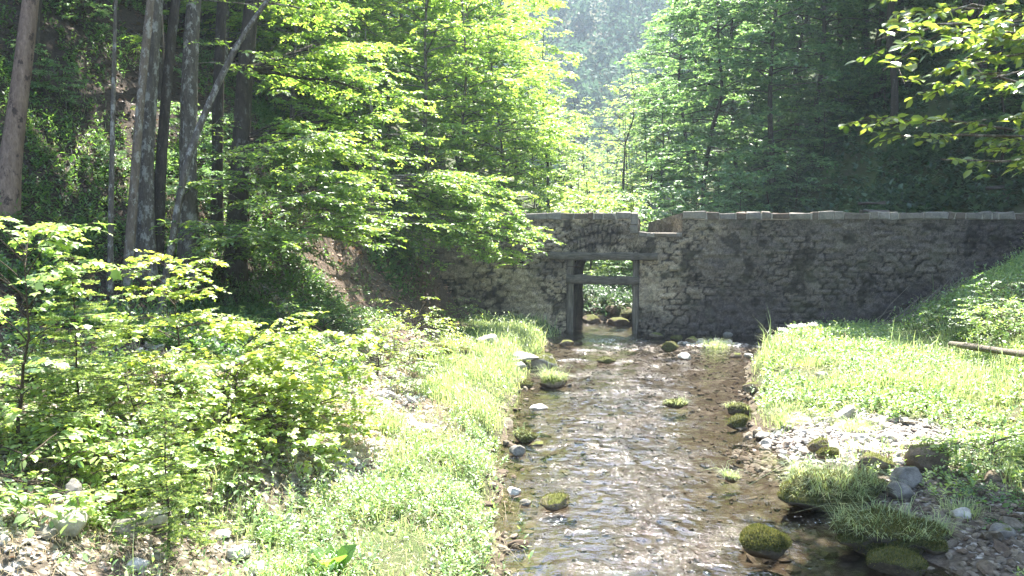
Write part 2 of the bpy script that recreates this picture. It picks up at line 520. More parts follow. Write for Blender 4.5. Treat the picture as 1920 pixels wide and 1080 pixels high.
def zones(x, y):
    xl, xr, toe = tab(XL, y), tab(XR, y), tab(TOE, y)
    d = toe - x
    nse = fbm(x * .8, y * .8, o=3)
    strip = sst(.05, .5, xl - x) * (1 - sst(-.75, .15, d + .6 * nse))
    right = sst(.1, .6, x - xr)
    grav = np.exp(-(((x - 5.5) / 1.75) ** 2 + ((y - 13.4) / 1.25) ** 2) ** 2)
    low = right * (1 - sst(11.6, 13.2, y + nse * .6)) * (1 - sst(6.3, 7.3, x))
    isl = np.exp(-(((x - 5.7) / 1.8) ** 2 + ((y - 25.5) / 1.0) ** 2) ** 2)
    rgr = right * (1 - grav) * (1 - low) * (1 - isl)
    scree = sst(-.5, .3, d + .4 * nse) * (1 - sst(2.2, 3.8, d + .8 * nse)) * (1 - sst(18, 22, y))
    return strip, rgr, np.clip(np.maximum(np.maximum(grav, low), isl), 0, 1), scree, d


fx, fy = GX.ravel(), GY.ravel()
st_, rg_, gr_, sc_, d_ = zones(fx, fy)
bed_ = sst(.06, -.06, GZ.ravel()) if False else 1 - sst(-.06, .06, GZ.ravel())
far_ = sst(28, 34, fy)
for nm, val in (("green", np.clip(np.maximum(np.maximum(st_, rg_), far_ * .7) + .25 * sst(.2, .6, fbm(fx * .3, fy * .3)), 0, 1)),
                ("stony", np.clip(np.maximum(gr_, sc_ * .75), 0, 1)), ("bed", bed_), ("slope", np.maximum(sst(2.5, 4.5, d_), sst(2, 5, fx - tab(TOER, fy))))):
    a = me.attributes.new(nm, 'FLOAT', 'POINT'); a.data.foreach_set("value", val.astype(np.float32))
tag(link('ground', me), kind='structure')

# ------------------------------------------------------------------ stream water
wx = lines([(-1.2, 6.5, 240), (6.5, 11.5, 60)]); wy = lines([(4, 7, 20), (7, 29, 760), (29, 34, 30), (34, 60, 40)])
WX, WY = np.meshgrid(wx, wy)
amp = .55 + .45 * fbm(WX * .5, WY * .35, o=2)
amp = np.clip(amp, .12, 1.3)
WZ = .016 * amp * fbm(WX * 2.2, WY * 1.5 + 5, o=2) + .024 * (1 - np.abs(fbm(WX * 4.5 + 3, WY * 2.6, o=2))) * amp + .011 * amp * fbm(WX * 9, WY * 6.5, o=2)
rif = np.zeros_like(WX)
for (rx, ry, sx, sy, k) in ((3.0, 26.3, 1.3, 1.2, 1), (1.9, 24.2, .7, .5, 1), (1.6, 22.6, .55, .35, .9), (2.9, 22.2, .6, .4, .9), (2.6, 18.4, 1.0, .35, .7), (2.9, 17.3, .8, .35, .6), (1.9, 20.5, 1.1, .8, .45), (2.3, 15.6, 1.0, .7, .45), (1.5, 12.4, .9, .8, .35), (1.6, 9.2, .9, .6, .35),
                            (1.0, 13.9, .7, .4, .3), (1.9, 13.3, .7, .45, .3), (1.2, 11.6, .6, .4, .3), (3.9, 10.4, .55, .28, .9), (2.1, 9.8, .55, .35, .5), (3.2, 24.8, .8, .6, .7), (4.6, 9.9, .5, .3, .6)):
    rif = np.maximum(rif, k * np.exp(-((WX - rx) / sx) ** 2 - ((WY - ry) / sy) ** 2) * np.clip(.75 + .6 * fbm(WX * 3, WY * 2, o=3), 0, 1.2))
WZ = WZ + rif * .045 * fbm(WX * 7, WY * 6, o=3)
cen = (tab(XL, WY) + tab(XR, WY)) / 2; hwd = np.maximum((tab(XR, WY) - tab(XL, WY)) / 2, .5)
mid = np.clip(1 - ((WX - cen + .25) / (hwd * .95)) ** 2, .22, 1)
WZ = WZ * (.25 + .5 * mid)
wb = Buf(); nw = len(wx)
ii, jj = np.meshgrid(np.arange(len(wy) - 1), np.arange(nw - 1), indexing='ij')
q = np.stack([ii * nw + jj, ii * nw + jj + 1, (ii + 1) * nw + jj + 1, (ii + 1) * nw + jj], -1)
wb.add(np.stack([WX, WY, WZ], -1), None, q, np.clip(rif * 1.15, 0, 1).ravel() * .8)
wme = wb.mesh('stream_water', M['water'])
a = wme.attributes.new("mid", 'FLOAT', 'POINT'); a.data.foreach_set("value", mid.ravel().astype(np.float32))
tag(link('stream_water', wme), kind='structure')

# ------------------------------------------------------------------ the masonry dam
WA = RAD(10)
WO = np.array([2.98, 28.0, 0]); WE = np.array([math.cos(WA), -math.sin(WA), 0]); WN = np.array([math.sin(WA), math.cos(WA), 0])
TOPZ, GAPZ, SL, SR, DEP = 3.74, 3.16, -1.19, 1.19, 2.8
G0, G1 = 1.13, 2.55


def W(s, dep, z):
    s, dep, z = np.broadcast_arrays(np.asarray(s, float), np.asarray(dep, float), np.asarray(z, float))
    return WO + s[..., None] * WE + dep[..., None] * WN + z[..., None] * np.array([0, 0, 1.0])


def cells(x, y, seed):
    """Jittered-grid cells with blocky outlines: distance to the nearest cell border and a number for each cell."""
    ix, iy = np.floor(x), np.floor(y)
    f1 = np.full(x.shape, 9.0); f2 = np.full(x.shape, 9.0); cid = np.zeros(x.shape)
    for dx in (-1, 0, 1):
        for dy in (-1, 0, 1):
            cx, cy = ix + dx, iy + dy; sd = cx * 0 + seed
            px = cx + .5 + .75 * (_h(cx, cy, sd) - .5) + .5 * (np.mod(cy, 2) - .5); py = cy + .5 + .38 * (_h(cx, cy, sd + 9) - .5)
            d = (np.abs(x - px) ** 3 + np.abs(1.25 * (y - py)) ** 3) ** (1 / 3)
            near = d < f1
            f2 = np.where(near, f1, np.minimum(f2, d)); cid = np.where(near, cx * 57 + cy * 1301, cid); f1 = np.minimum(f1, d)
    return (f2 - f1) / 2, cid


def masonry(s, z, seed=1, rowh=.3, arch=True):
    """Irregular rubble: relief (metres, outwards) and colour for every point of a wall face."""
    k = rowh / .3
    ss = s + .08 * fbm(s * 1.1 + 7, z * 1.6 + seed, o=3) + .02 * vnoise(s * 9, z * 9); zz = z + .06 * fbm(s * .7, z * 1.4 + seed, o=3) + .02 * vnoise(s * 8, z * 9 + 5)
    e1, c1 = cells(ss / (.5 * k), zz / (.19 * k), seed); e2, c2 = cells(ss / (.3 * k) + 40, zz / (.12 * k), seed + 3)
    big = vnoise(np.round(ss / 1.1), np.round(zz / .6), ss * 0 + seed) > .25
    jd = np.where(big, e2 * .15 * k, e1 * .25 * k); sid = np.where(big, c2 + 7, c1)
    if arch:   # relieving arch of upright stones above the opening
        rr = np.hypot(s - .1, z - .95); ang = np.arctan2(s - .1, z - .95)
        wob = ang + .03 * vnoise(s * 5, z * 5) + .012 * vnoise(s * 14, z * 9)
        am = (rr < 2.62 + .04 * vnoise(s * 6, z)) & (rr > 1.75) & (z > 2.66) & (np.abs(ang) < .7)
        ea, ca = cells(wob / .062, rr / .34, 77)
        jd = np.where(am, np.minimum(ea * .1, np.abs(2.62 - rr)), jd); sid = np.where(am, ca + 5000, sid)
    hsh = lambda q: _h(sid, sid * 0 + q, sid * 0 + seed)
    open_j = sst(-.55, .4, fbm(s * .8 + 4, z * 1.3 + seed, o=4))             # where the joints have lost their mortar
    plast = .3 * sst(-.05, .5, fbm(s * .6 + 31, z * .8, o=3)) * (1 - open_j)       # where old render still hides the stones
    wj = .008 + .013 * open_j
    face = sst(0, 1, jd / (wj * 1.7))
    rel = (face - 1) * (.012 + .03 * open_j) * (1 - .8 * plast) + (hsh(1) - .5) * .035 * (1 - .8 * plast) + .03 * fbm(s * 6, z * 8, o=4) + .03 * fbm(s * 1.2, z * 1.2, o=2)
    t1, t2 = hsh(2), hsh(3)
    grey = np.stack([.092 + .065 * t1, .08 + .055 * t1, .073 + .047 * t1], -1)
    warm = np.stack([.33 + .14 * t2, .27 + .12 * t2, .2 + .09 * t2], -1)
    f = ((1 - sst(.8, 4.5, s + 1.8 * fbm(s * .5, z * .6, o=3))) * .85 + .15 * t2)[..., None]  # lighter and warmer leftwards: light reflected from the grass put into the stone colour
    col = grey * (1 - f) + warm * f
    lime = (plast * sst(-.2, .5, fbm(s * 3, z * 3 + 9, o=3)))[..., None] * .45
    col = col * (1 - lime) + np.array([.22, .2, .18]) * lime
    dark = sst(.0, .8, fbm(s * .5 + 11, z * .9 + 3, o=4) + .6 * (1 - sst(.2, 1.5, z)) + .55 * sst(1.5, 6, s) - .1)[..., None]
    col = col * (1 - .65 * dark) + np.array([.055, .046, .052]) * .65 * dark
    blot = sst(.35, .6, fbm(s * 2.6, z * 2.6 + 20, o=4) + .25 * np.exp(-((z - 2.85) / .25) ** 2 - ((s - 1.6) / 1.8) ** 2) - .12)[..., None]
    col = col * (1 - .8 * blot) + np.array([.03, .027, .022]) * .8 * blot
    jc = open_j * (1 - plast)
    jcol = np.array([.018, .015, .014]) * jc[..., None] + col * .72 * (1 - jc[..., None])
    fj = sst(.1, 1, jd / wj)[..., None]
    col = col * fj + jcol * (1 - fj)
    return rel, col


def stone_mesh(name, parts):
    """parts: list of (V (r, c, 3), col (r, c, 3), keep (r-1, c-1) or None)."""
    b = Buf(); cols = []
    for V, c, keep in parts:
        nr, nc = V.shape[:2]
        i, j = np.meshgrid(np.arange(nr - 1), np.arange(nc - 1), indexing='ij')
        q = np.stack([i * nc + j, i * nc + j + 1, (i + 1) * nc + j + 1, (i + 1) * nc + j], -1)
        q = q[keep] if keep is not None else q.reshape(-1, 4)
        b.add(V, None, q); cols.append(c.reshape(-1, 3))
    m_ = b.mesh(name, M['wall'])
    a = m_.attributes.new("stone_col", 'FLOAT_COLOR', 'POINT')
    cc = np.concatenate(cols)
    a.data.foreach_set("color", np.concatenate([cc, np.ones((len(cc), 1))], 1).astype(np.float32).ravel())
    return m_


dam = tag(link('stone_dam', None), 'long grey rubble stone dam wall across the stream with a timber-framed sluice opening', 'wall')
fs = lines([(-9, SL, 175), (SL, G0, 52), (G0, SR, 2), (SR, G1, 30), (G1, 21, 410)])
fz = lines([(-.5, 2.45, 66), (2.45, GAPZ, 16), (GAPZ, TOPZ, 13)])
FS, FZ = np.meshgrid(fs, fz)
rel, col = masonry(FS, FZ, 3)
cs, cz = (fs[1:] + fs[:-1]) / 2, (fz[1:] + fz[:-1]) / 2
CS, CZ = np.meshgrid(cs, cz)
keep = ~((CS > SL) & (CS < SR) & (CZ < 2.45)) & ~((CS > G0) & (CS < G1) & (CZ > GAPZ))
parts = [(W(FS, -rel, FZ), col, keep)]
# tunnel: straight sides and a barrel vault, slightly splayed inwards on the near bank
th = np.linspace(math.pi, 0, 24)
RV, ZV = 1.17, 1.72
prof = np.concatenate([np.stack([np.full(12, -RV), np.linspace(-.5, ZV, 12, endpoint=False)], -1), np.stack([RV * np.cos(th), ZV + RV * .95 * np.sin(th)], -1),
                       np.stack([np.full(12, RV), np.linspace(ZV, -.5, 13)[1:]], -1)])
dd = np.linspace(.27, DEP, 24)
PS = np.repeat(prof[:, 0][None], 24, 0) * (1 - .1 * dd[:, None] / DEP) + .17 * dd[:, None] / DEP
PZ = np.repeat(prof[:, 1][None], 24, 0); PD = np.repeat(dd[:, None], len(prof), 1)
nz_ = .03 * fbm(PS * 4 + 3, PD * 4, PZ * 4, o=3)
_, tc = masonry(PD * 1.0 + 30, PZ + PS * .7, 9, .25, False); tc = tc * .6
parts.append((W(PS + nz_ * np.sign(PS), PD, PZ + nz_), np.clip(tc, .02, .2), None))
# reveal between the front face and the tunnel mouth, then the back face, ends and top
outer = np.stack([np.clip(prof[:, 0] * 3, SL, SR), np.where(prof[:, 1] < ZV, prof[:, 1], np.minimum(2.95, ZV + (prof[:, 1] - ZV) * 3))], -1)
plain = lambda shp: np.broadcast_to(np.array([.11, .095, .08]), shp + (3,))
k1 = np.linspace(0, 1, 4)[:, None]
parts.append((W(prof[None, :, 0] * (1 - k1) + outer[None, :, 0] * k1, np.full((4, len(prof)), .27), prof[None, :, 1] * (1 - k1) + outer[None, :, 1] * k1), plain((4, len(prof))), None))
ze = np.linspace(-.5, 2.45, 30); de = np.linspace(0, .3, 6)
for s0 in (SL, SR):
    ZZ, DD = np.meshgrid(ze, de, indexing='ij')
    parts.append((W(np.full(ZZ.shape, s0) + .01 * fbm(ZZ * 9, DD * 9), DD - .03, ZZ), plain(ZZ.shape), None))
def quad(p):
    return (np.array(p, float).reshape(2, 2, 3), plain((2, 2)), None)
w1 = lambda s, d, z: W(s, d, z).tolist()
for (a, b, z0, z1) in ((-9, -RV, -.5, TOPZ), (RV, 21, -.5, 2.9), (-RV, RV, 2.75, GAPZ), (RV, G1, 2.9, GAPZ), (-RV, G0, GAPZ, TOPZ), (G1, 21, 2.9, TOPZ)):
    parts.append(quad([w1(a, DEP, z0), w1(b, DEP, z0), w1(a, DEP, z1), w1(b, DEP, z1)]))
parts.append(quad([w1(-9, 0, TOPZ), w1(G0, 0, TOPZ), w1(-9, DEP, TOPZ), w1(G0, DEP, TOPZ)]))
parts.append(quad([w1(G1, 0, TOPZ), w1(21, 0, TOPZ), w1(G1, DEP, TOPZ), w1(21, DEP, TOPZ)]))
parts.append(quad([w1(G0, 0, GAPZ), w1(G1, 0, GAPZ), w1(G0, DEP, GAPZ), w1(G1, DEP, GAPZ)]))
zz_, dd_ = np.meshgrid(np.linspace(GAPZ, TOPZ, 8), np.linspace(0, DEP, 30), indexing='ij')
parts.append((W(np.full(zz_.shape, G0) + .02 * fbm(zz_ * 6, dd_ * 6), dd_, zz_), plain(zz_.shape), None))
link('masonry', stone_mesh('masonry', parts), dam)


def cbox(buf, c, h, ax, bev, rng, tint, jit=.012):
    """Chamfered block with slightly uneven corners. c centre, h half sizes, ax 3 axes."""
    sg = np.array([[x, y, z] for x in (-1, 1) for y in (-1, 1) for z in (-1, 1)], float)
    P = []
    for k in range(3):
        hh = np.array(h, float) - bev; hh[k] += bev
        P.append(sg * hh)
    V = np.concatenate(P) + np.tile(rng.normal(0, jit, (8, 3)), (3, 1))
    idx = lambda k, x, y, z: k * 8 + ((x > 0) * 4 + (y > 0) * 2 + (z > 0))
    Q, T = [], []
    for k in range(3):
        for s in (-1, 1):
            r = []
            for (a, b) in ((-1, -1), (1, -1), (1, 1), (-1, 1)):
                v = [0, 0, 0]; v[k] = s; v[(k + 1) % 3] = a; v[(k + 2) % 3] = b
                r.append(idx(k, *v))
            Q.append(r if s > 0 else r[::-1])
    for k in range(3):
        k2 = (k + 1) % 3; k3 = (k + 2) % 3
        for a in (-1, 1):
            for b in (-1, 1):
                r = []
                for (kk, c3) in ((k, -1), (k, 1), (k2, 1), (k2, -1)):
                    v = [0, 0, 0]; v[k] = a; v[k2] = b; v[k3] = c3
                    r.append(idx(kk, *v))
                Q.append(r)
    for x in (-1, 1):
        for y in (-1, 1):
            for z in (-1, 1):
                T.append([idx(0, x, y, z), idx(1, x, y, z), idx(2, x, y, z)])
    V = np.asarray(c) + V @ np.asarray(ax)
    buf.add(V, T, Q, tint)


rng = np.random.default_rng(5)
AX = np.array([WE, WN, [0, 0, 1.0]])


def coping_row(s0, s1, zb, hh, dmax=.42, quoins=()):
    cb, mb = Buf(), Buf()
    s = s0
    while s < s1 - .05:
        L = min(rng.choice([.2, .28, .36, .5, .75]) * rng.uniform(.85, 1.15), s1 - s)
        if s1 - (s + L) < .15: L = s1 - s
        h_ = hh * rng.uniform(.8, 1.1)
        cbox(cb, W(s + L / 2, dmax / 2 - .03 + rng.uniform(-.012, .012), zb + h_ / 2), (L / 2 - rng.uniform(.01, .018), dmax / 2, h_ / 2), AX, .022, rng, rng.uniform(0, 1), .014)
        s += L
    m = np.arange(s0, s1, .2)
    cbox(mb, W((s0 + s1) / 2, dmax / 2 + .0, zb + hh * .43), ((s1 - s0) / 2 - .004, dmax / 2 - .012, hh * .43 - .002), AX, .004, rng, .5, 0)
    for z0, q0 in quoins:   # dressed stones closing the side of the gap
        cbox(cb, W(q0, .16, z0 + .08), (.12, .2, .13), AX, .015, rng, rng.uniform(.5, 1))
    link('coping', cb.mesh('coping', M['cop'], False), dam)
    link('mortar_bed', mb.mesh('mortar_bed', M['mortar'], False), dam)


coping_row(-9, G0, TOPZ + .003, .235, .42, ((GAPZ + .18, G0 - .13), (GAPZ + .45, G0 - .1)))
coping_row(G1, 21, TOPZ + .003, .225)
coping_row(G0 + .01, G1 - .01, GAPZ + .003, .17)
# splayed wing wall on the far side of the gap
ws = np.linspace(0, 1, 80); wz = np.linspace(0, 1, 22)
WS, WZZ = np.meshgrid(ws, wz)
zt = 3.96 - .34 * WS; zb = GAPZ + .01
zw = zb + (zt - zb) * WZZ
lw, cw = masonry(WS * 3.3 + 40, zw, 21, .17, False)
lw = lw * .6; cw = np.clip(cw * 1.5 + np.array([.06, .045, .03]), 0, .4)  # lightened to tan: bounced light on this face put into the colour
s_ = G1 + .015 - 1.15 * WS - lw * .9
pw = [(W(s_, 3.1 * WS, zw), cw, None)]
tp = np.stack([W(s_[-1], 3.1 * ws, zt[-1]), W(s_[-1] + .36, 3.1 * ws, zt[-1])], 0)
pw.append((tp, np.broadcast_to(np.array([.4, .37, .32]), tp.shape), None))
bk = np.stack([W(G1 + .36 - 1.15 * ws, 3.1 * ws, zt[-1]), W(G1 + .36 - 1.15 * ws, 3.1 * ws, GAPZ - .3 + 0 * ws)], 0)
pw.append((bk, np.broadcast_to(np.array([.15, .13, .1]), bk.shape), None))
en = np.stack([W(np.array([G1 - 1.14, G1 + .36 - 1.15]), 3.1, 3.62), W(np.array([G1 - 1.14, G1 + .36 - 1.15]), 3.1, GAPZ - .3)], 0)
pw.append((en, np.broadcast_to(np.array([.15, .13, .1]), en.shape), None))
link('wing_wall', stone_mesh('wing_wall', pw), dam)


def beam(name, p0, p1, w, h, mat, parent, seed, off=None, wear=.032):
    """Squared timber with worn arrises between two points; w across, h upright (or depth for a post)."""
    p0, p1 = np.asarray(p0, float), np.asarray(p1, float)
    t = nrm(p1 - p0)
    up = np.array([0, 0, 1.0]) if abs(t[2]) < .8 else WN
    sd = nrm(np.cross(t, up)); up = np.cross(sd, t)
    c = .16
    sq = np.array([[-1, -1 + c], [-1, 0], [-1, 1 - c], [-1 + c, 1], [0, 1], [1 - c, 1], [1, 1 - c], [1, 0], [1, -1 + c], [1 - c, -1], [0, -1], [-1 + c, -1]]) / 2
    m = max(6, int(np.linalg.norm(p1 - p0) / .07)); k = len(sq)
    x = np.linspace(0, 1, m)
    P = p0 + x[:, None, None] * (p1 - p0) + sq[None, :, :1] * w * sd + sq[None, :, 1:] * h * up
    L = np.linalg.norm(p1 - p0)
    nz = fbm(x[:, None] * L * 2.2 + seed, np.arange(k)[None] * .7 + seed, o=3)
    P = P + wear * nz[..., None] * (sq[None, :, :1] * sd + sq[None, :, 1:] * up) * 2
    b = Buf()
    i, j = np.meshgrid(np.arange(m - 1), np.arange(k), indexing='ij'); j2 = (j + 1) % k
    b.add(P, None, np.stack([i * k + j, i * k + j2, (i + 1) * k + j2, (i + 1) * k + j], -1), .5)
    for e in (0, m - 1):
        VV = np.concatenate([P[e], P[e].mean(0, keepdims=True)])
        jj = np.arange(k)
        T = np.stack([jj, (jj + 1) % k, np.full(k, k)], -1)
        b.add(VV, T if e else T[:, ::-1], None, .5)
    return link(name, b.mesh(name, mat, True, off), parent, (0, 0, 0) if off is None else off)


M['timber'] = wood_mat('old_timber', (.055, .047, .04), (.19, .165, .138), 0)
M['timber_post'] = wood_mat('old_timber_upright', (.06, .052, .042), (.25, .215, .175), 2)
beam('timber_lintel', W(-1.75, .05, 2.55), W(1.78, .05, 2.53), .3, .23, M['timber'], dam, 1)
beam('timber_crossbar', W(-1.2, .06, 1.77), W(1.2, .06, 1.73), .24, .25, M['timber'], dam, 2)
beam('timber_post', W(-1.07, .1, -.3), W(-1.07, .1, 1.62), .2, .2, M['timber_post'], dam, 3)
beam('timber_post', W(1.09, .1, -.3), W(1.09, .1, 1.6), .2, .2, M['timber_post'], dam, 4)
beam('timber_post', W(-1.08, .13, 1.91), W(-1.06, .13, 2.41), .2, .2, M['timber_post'], dam, 5)
beam('timber_post', W(1.08, .13, 1.88), W(1.09, .13, 2.39), .2, .2, M['timber_post'], dam, 6)
ib = Buf(); tubes(ib, np.array([W(-1.15, -.08, 2.2), W(-.95, -.08, 2.19), W(-.7, -.08, 2.2)]), np.array([.016] * 3), 8, cap=True)
link('iron_bar', ib.mesh('iron_bar', M['iron']), dam)

# ------------------------------------------------------------------ stones
_ico = {}


def ico(n):
    if n not in _ico:
        bm = bmesh.new(); bmesh.ops.create_icosphere(bm, subdivisions=n, radius=1)
        bm.verts.ensure_lookup_table()
        _ico[n] = (np.array([v.co[:] for v in bm.verts]), np.array([[v.index for v in f.verts] for f in bm.faces])); bm.free()
    return _ico[n]


def rock_verts(seed, size, n=4, ang=9, rough=.09):
    rng = np.random.default_rng(seed)
    V, T = ico(n); V = V.copy()
    for _ in range(ang):
        p = nrm(rng.normal(size=3)); o = rng.uniform(.55, .85)
        V -= np.maximum(V @ p - o, 0)[:, None] * p * .9
    r = 1 + rough * fbm(V[:, 0] * 2 + seed, V[:, 1] * 2, V[:, 2] * 2, o=4)
    V = V * r[:, None] * np.asarray(size) / np.abs(V).max(0)
    return V, T


def fuzz(buf, V, T, n, ln, seed, up=.5, wid=.006, nzmin=-.1):
    """Short strands growing from the faces of a stone."""
    rng = np.random.default_rng(seed)
    A, B, C_ = V[T[:, 0]], V[T[:, 1]], V[T[:, 2]]
    cr = np.cross(B - A, C_ - A); ar = np.linalg.norm(cr, axis=1); fn = nrm(cr)
    ar = ar * (fn[:, 2] > nzmin); k = rng.choice(len(T), n, p=ar / ar.sum())
    u, v = rng.random(n), rng.random(n); f = u + v > 1; u[f], v[f] = 1 - u[f], 1 - v[f]
    P = A[k] + (B[k] - A[k]) * u[:, None] + (C_[k] - A[k]) * v[:, None] - fn[k] * .004
    D = nrm(fn[k] + rng.normal(0, .45, (n, 3)) + np.array([0, 0, up]))
    N = rng.normal(size=(n, 3))
    leaves(buf, P, D, N, ln * rng.uniform(.5, 1.3, n), (LA[0] * np.array([1, wid / ln / .24, 1]), LA[1], LA[2]), rng.random(n))


def blades(buf, P, h, w, lean, rng, tint=None, az=None):
    n = len(P); h = np.broadcast_to(h, (n,)); w = np.broadcast_to(w, (n,))
    az = rng.uniform(0, 2 * np.pi, n) if az is None else az
    d = np.stack([np.cos(az), np.sin(az), 0 * az], -1); s = np.stack([-np.sin(az), np.cos(az), 0 * az], -1)
    ln = lean * rng.uniform(.3, 1.5, n)
    Z = np.array([0, 0, 1.0])
    a0, a1 = P - s * w[:, None] / 2, P + s * w[:, None] / 2
    m = P + d * (h * ln * .3)[:, None] + Z * (h * .58)[:, None]
    m0, m1 = m - s * w[:, None] * .42, m + s * w[:, None] * .42
    tp = P + d * (h * ln)[:, None] + Z * (h * np.clip(1.02 - .38 * ln, .35, 1))[:, None]
    V = np.stack([a0, a1, m0, m1, tp], 1); o = (np.arange(n) * 5)[:, None]
    buf.add(V, o + np.array([[2, 3, 4]]), o + np.array([[0, 1, 3, 2]]), np.repeat(rng.random(n) if tint is None else tint, 5))


def place_stone(px, py, wpx, ratio, mat, label, cat='stone', name='stone', seed=None, depth=.8, tall=None, sink=.25, moss=0, grass=0, gh=.28, rz=None, ang=9, rough=.09, flat=False, group=None):
    p = hit(px, py)
    k = np.linalg.norm(p - EYE) / FOC
    wx = wpx * k / 2; hz = wpx * ratio * k / (2 - sink * 1.2)
    seed = seed if seed is not None else int(px * 7 + py * 13)
    V, T = rock_verts(seed, (wx, wx * depth, hz), 4 if wpx > 25 else 3, ang, rough)
    p = p + np.array([0, wx * depth * .6, hz * (1 - sink * 1.2)])
    p[2] = max(p[2], float(H(np.array([p[0]]), np.array([p[1]]))[0]) + hz * .2)
    b = Buf(); b.add(V, T, None, .5)
    o = tag(link(name, b.mesh(name, M[mat], True), None, p), label, cat, group)
    if moss:
        mbf = Buf(); fuzz(mbf, V, T, moss, .032 + .02 * (wx > .3), seed)
        tag(link('moss', mbf.mesh('moss', M['moss_fuzz'], False), o), kind='stuff')
    if grass:
        rg = np.random.default_rng(seed + 1)
        up = V[V[:, 2] > hz * .25]
        P = up[rg.integers(0, len(up), grass)] + rg.normal(0, .015, (grass, 3)) - np.array([0, 0, .01])
        g = Buf(); cl = np.clip(.7 + .85 * vnoise(P[:, 0] * 7 + seed, P[:, 1] * 7), .12, 1.5)
        blades(g, P, gh * rg.lognormal(-.2, .45, grass) * cl, .007, 1.5, rg, None, np.arctan2(P[:, 1], P[:, 0]) + rg.normal(0, 1.0, grass))
        tag(link('grass_tuft', g.mesh('grass_tuft', M['grass'], False), o), kind='stuff')
    return o


S = place_stone
S(915, 652, 46, .62, 'pale', 'smooth pale boulder sitting in the grass left of the stream near the dam')
S(968, 676, 84, .16, 'pale', 'long flat pale slab at the left water edge below the boulder in the grass', depth=.5)
S(1022, 692, 54, .5, 'mossy_pale', 'whitish boulder with mossy foot at the left edge of the stream', moss=500)
S(975, 692, 24, .5, 'pale', 'small pale stone under the flat slab at the left water edge')
S(1035, 728, 58, .42, 'brown', 'dark stone topped with a tuft of green grass by the left bank', grass=600, gh=.26, cat='stone', moss=300)
S(985, 728, 28, .5, 'mossy', 'small yellow-green mossy stone left of the grass-topped stone', moss=700)
S(1062, 650, 30, .4, 'brown', 'dark wet stone at the left bank just below the sluice opening')
S(1010, 770, 36, .3, 'pale', 'flat white stone at the water edge below the grass-topped stone')
S(985, 832, 46, .5, 'mossy', 'round mossy stone with wispy grass at the left water edge', moss=900, grass=110, gh=.1)
S(968, 856, 34, .55, 'grey', 'grey stone with white top wedged at the left water edge')
S(1008, 838, 26, .4, 'brown', 'low brown stone in shallow water beside the round mossy stone')
S(962, 930, 30, .5, 'pale', 'pale pebble-sized rock at the foot of the left grass, lower down the stream')
S(986, 950, 22, .6, 'grey', 'small blue-grey stone in the shallows by the left grass')
S(1046, 958, 60, .42, 'brown', 'low knobbly brown stone with moss on its left end in the shallows', moss=600)
S(1137, 684, 36, .36, 'mossy', 'small yellow mossy hump in the rapids below the sluice', moss=800)
S(1268, 766, 44, .3, 'mossy', 'flat mossy stone in midstream with faded grass', moss=700, grass=150, gh=.1)
S(1372, 905, 26, .55, 'brown', 'small dark stone with a grass tuft standing alone in the water on the right', grass=260, gh=.16)
S(1442, 1048, 84, .58, 'mossy', 'big rounded dark green mossy boulder in the stream at the front', moss=5000, ang=5, rough=.06, depth=.9)
S(1388, 779, 46, .5, 'mossy', 'mossy stone with grass at the right water edge above the gravel', moss=900, grass=160, gh=.1)
S(1388, 806, 42, .6, 'mossy', 'bright yellow moss mound at the corner of the gravel bank', moss=1300, ang=7)
S(1415, 738, 40, .45, 'brown', 'dark overhung stone under the right grass bank', moss=200)
S(1520, 705, 1, .5, 'pale', 'tiny white stone hidden in the right grass') if False else None
S(1542, 712, 24, .6, 'pale', 'white stone lying in the grass of the right bank')
S(1585, 966, 178, .3, 'mossy', 'large mossy tussock with long hanging grass at the edge of the gravel bank', name='mossy_tussock', cat='tussock', moss=5500, grass=1500, gh=.22, ang=5, rough=.26, depth=.75)
S(1690, 1044, 180, .3, 'mossy', 'broad dark mossy tussock with short grass at the lower right of the stream', name='mossy_tussock', cat='tussock', moss=6500, grass=1000, gh=.18, ang=5, rough=.26, depth=.65)
S(1690, 1084, 90, .4, 'mossy', 'low dark mossy lump in front of the broad tussock', moss=1800, ang=4)
S(1762, 1040, 42, .5, 'mossy', 'small dark mossy stone beside the broad tussock in the shade', moss=800)
S(1690, 938, 50, .62, 'grey', 'round grey stone leaning on the large tussock, the lower of a pair')
S(1704, 918, 54, .66, 'grey', 'round grey stone behind its twin next to the large tussock')
S(1645, 888, 66, .5, 'brown', 'brown boulder with mossy crown at the shady end of the gravel bank', moss=700)
S(1752, 884, 78, .55, 'brown', 'wide dark brown boulder under the right bank vegetation', moss=300)
S(1556, 862, 40, .5, 'mossy', 'yellow moss cushion among the white gravel', moss=900, ang=7)
S(1540, 848, 44, .5, 'brown', 'brownish mossy stone behind the yellow moss cushion', moss=500)
S(1668, 832, 40, .45, 'pale', 'flat white stone on top of the gravel bank')
S(1618, 834, 34, .5, 'pale', 'white wedge-shaped stone in the middle of the gravel bank')
S(1440, 838, 26, .5, 'pale', 'pinkish white stone at the waterline of the gravel bank')
S(1512, 882, 26, .5, 'brown', 'reddish stone at the lower tip of the gravel bank')
S(1808, 975, 36, .5, 'pale', 'pale stone on the shaded stony ground at the right edge')
S(1884, 1010, 40, .5, 'grey', 'flat grey stone at the far right in the shade')
S(1258, 660, 32, .6, 'mossy', 'mossy green-brown rock on the left of the island below the dam', moss=500)
S(1285, 676, 26, .55, 'pale', 'white rock in shallow water in front of the island')
S(1300, 645, 26, .5, 'brown', 'ochre rock on the crest of the island below the dam')
S(1365, 634, 20, .55, 'grey', 'round grey stone at the back of the island near the dam foot')
S(1232, 634, 26, .4, 'brown', 'flat rock at the foot of the right sluice post')
S(1270, 640, 24, .5, 'mossy', 'mossy rock at the dam end of the island', moss=300)
S(1382, 672, 24, .4, 'brown', 'brown stone between island and right grass bank')
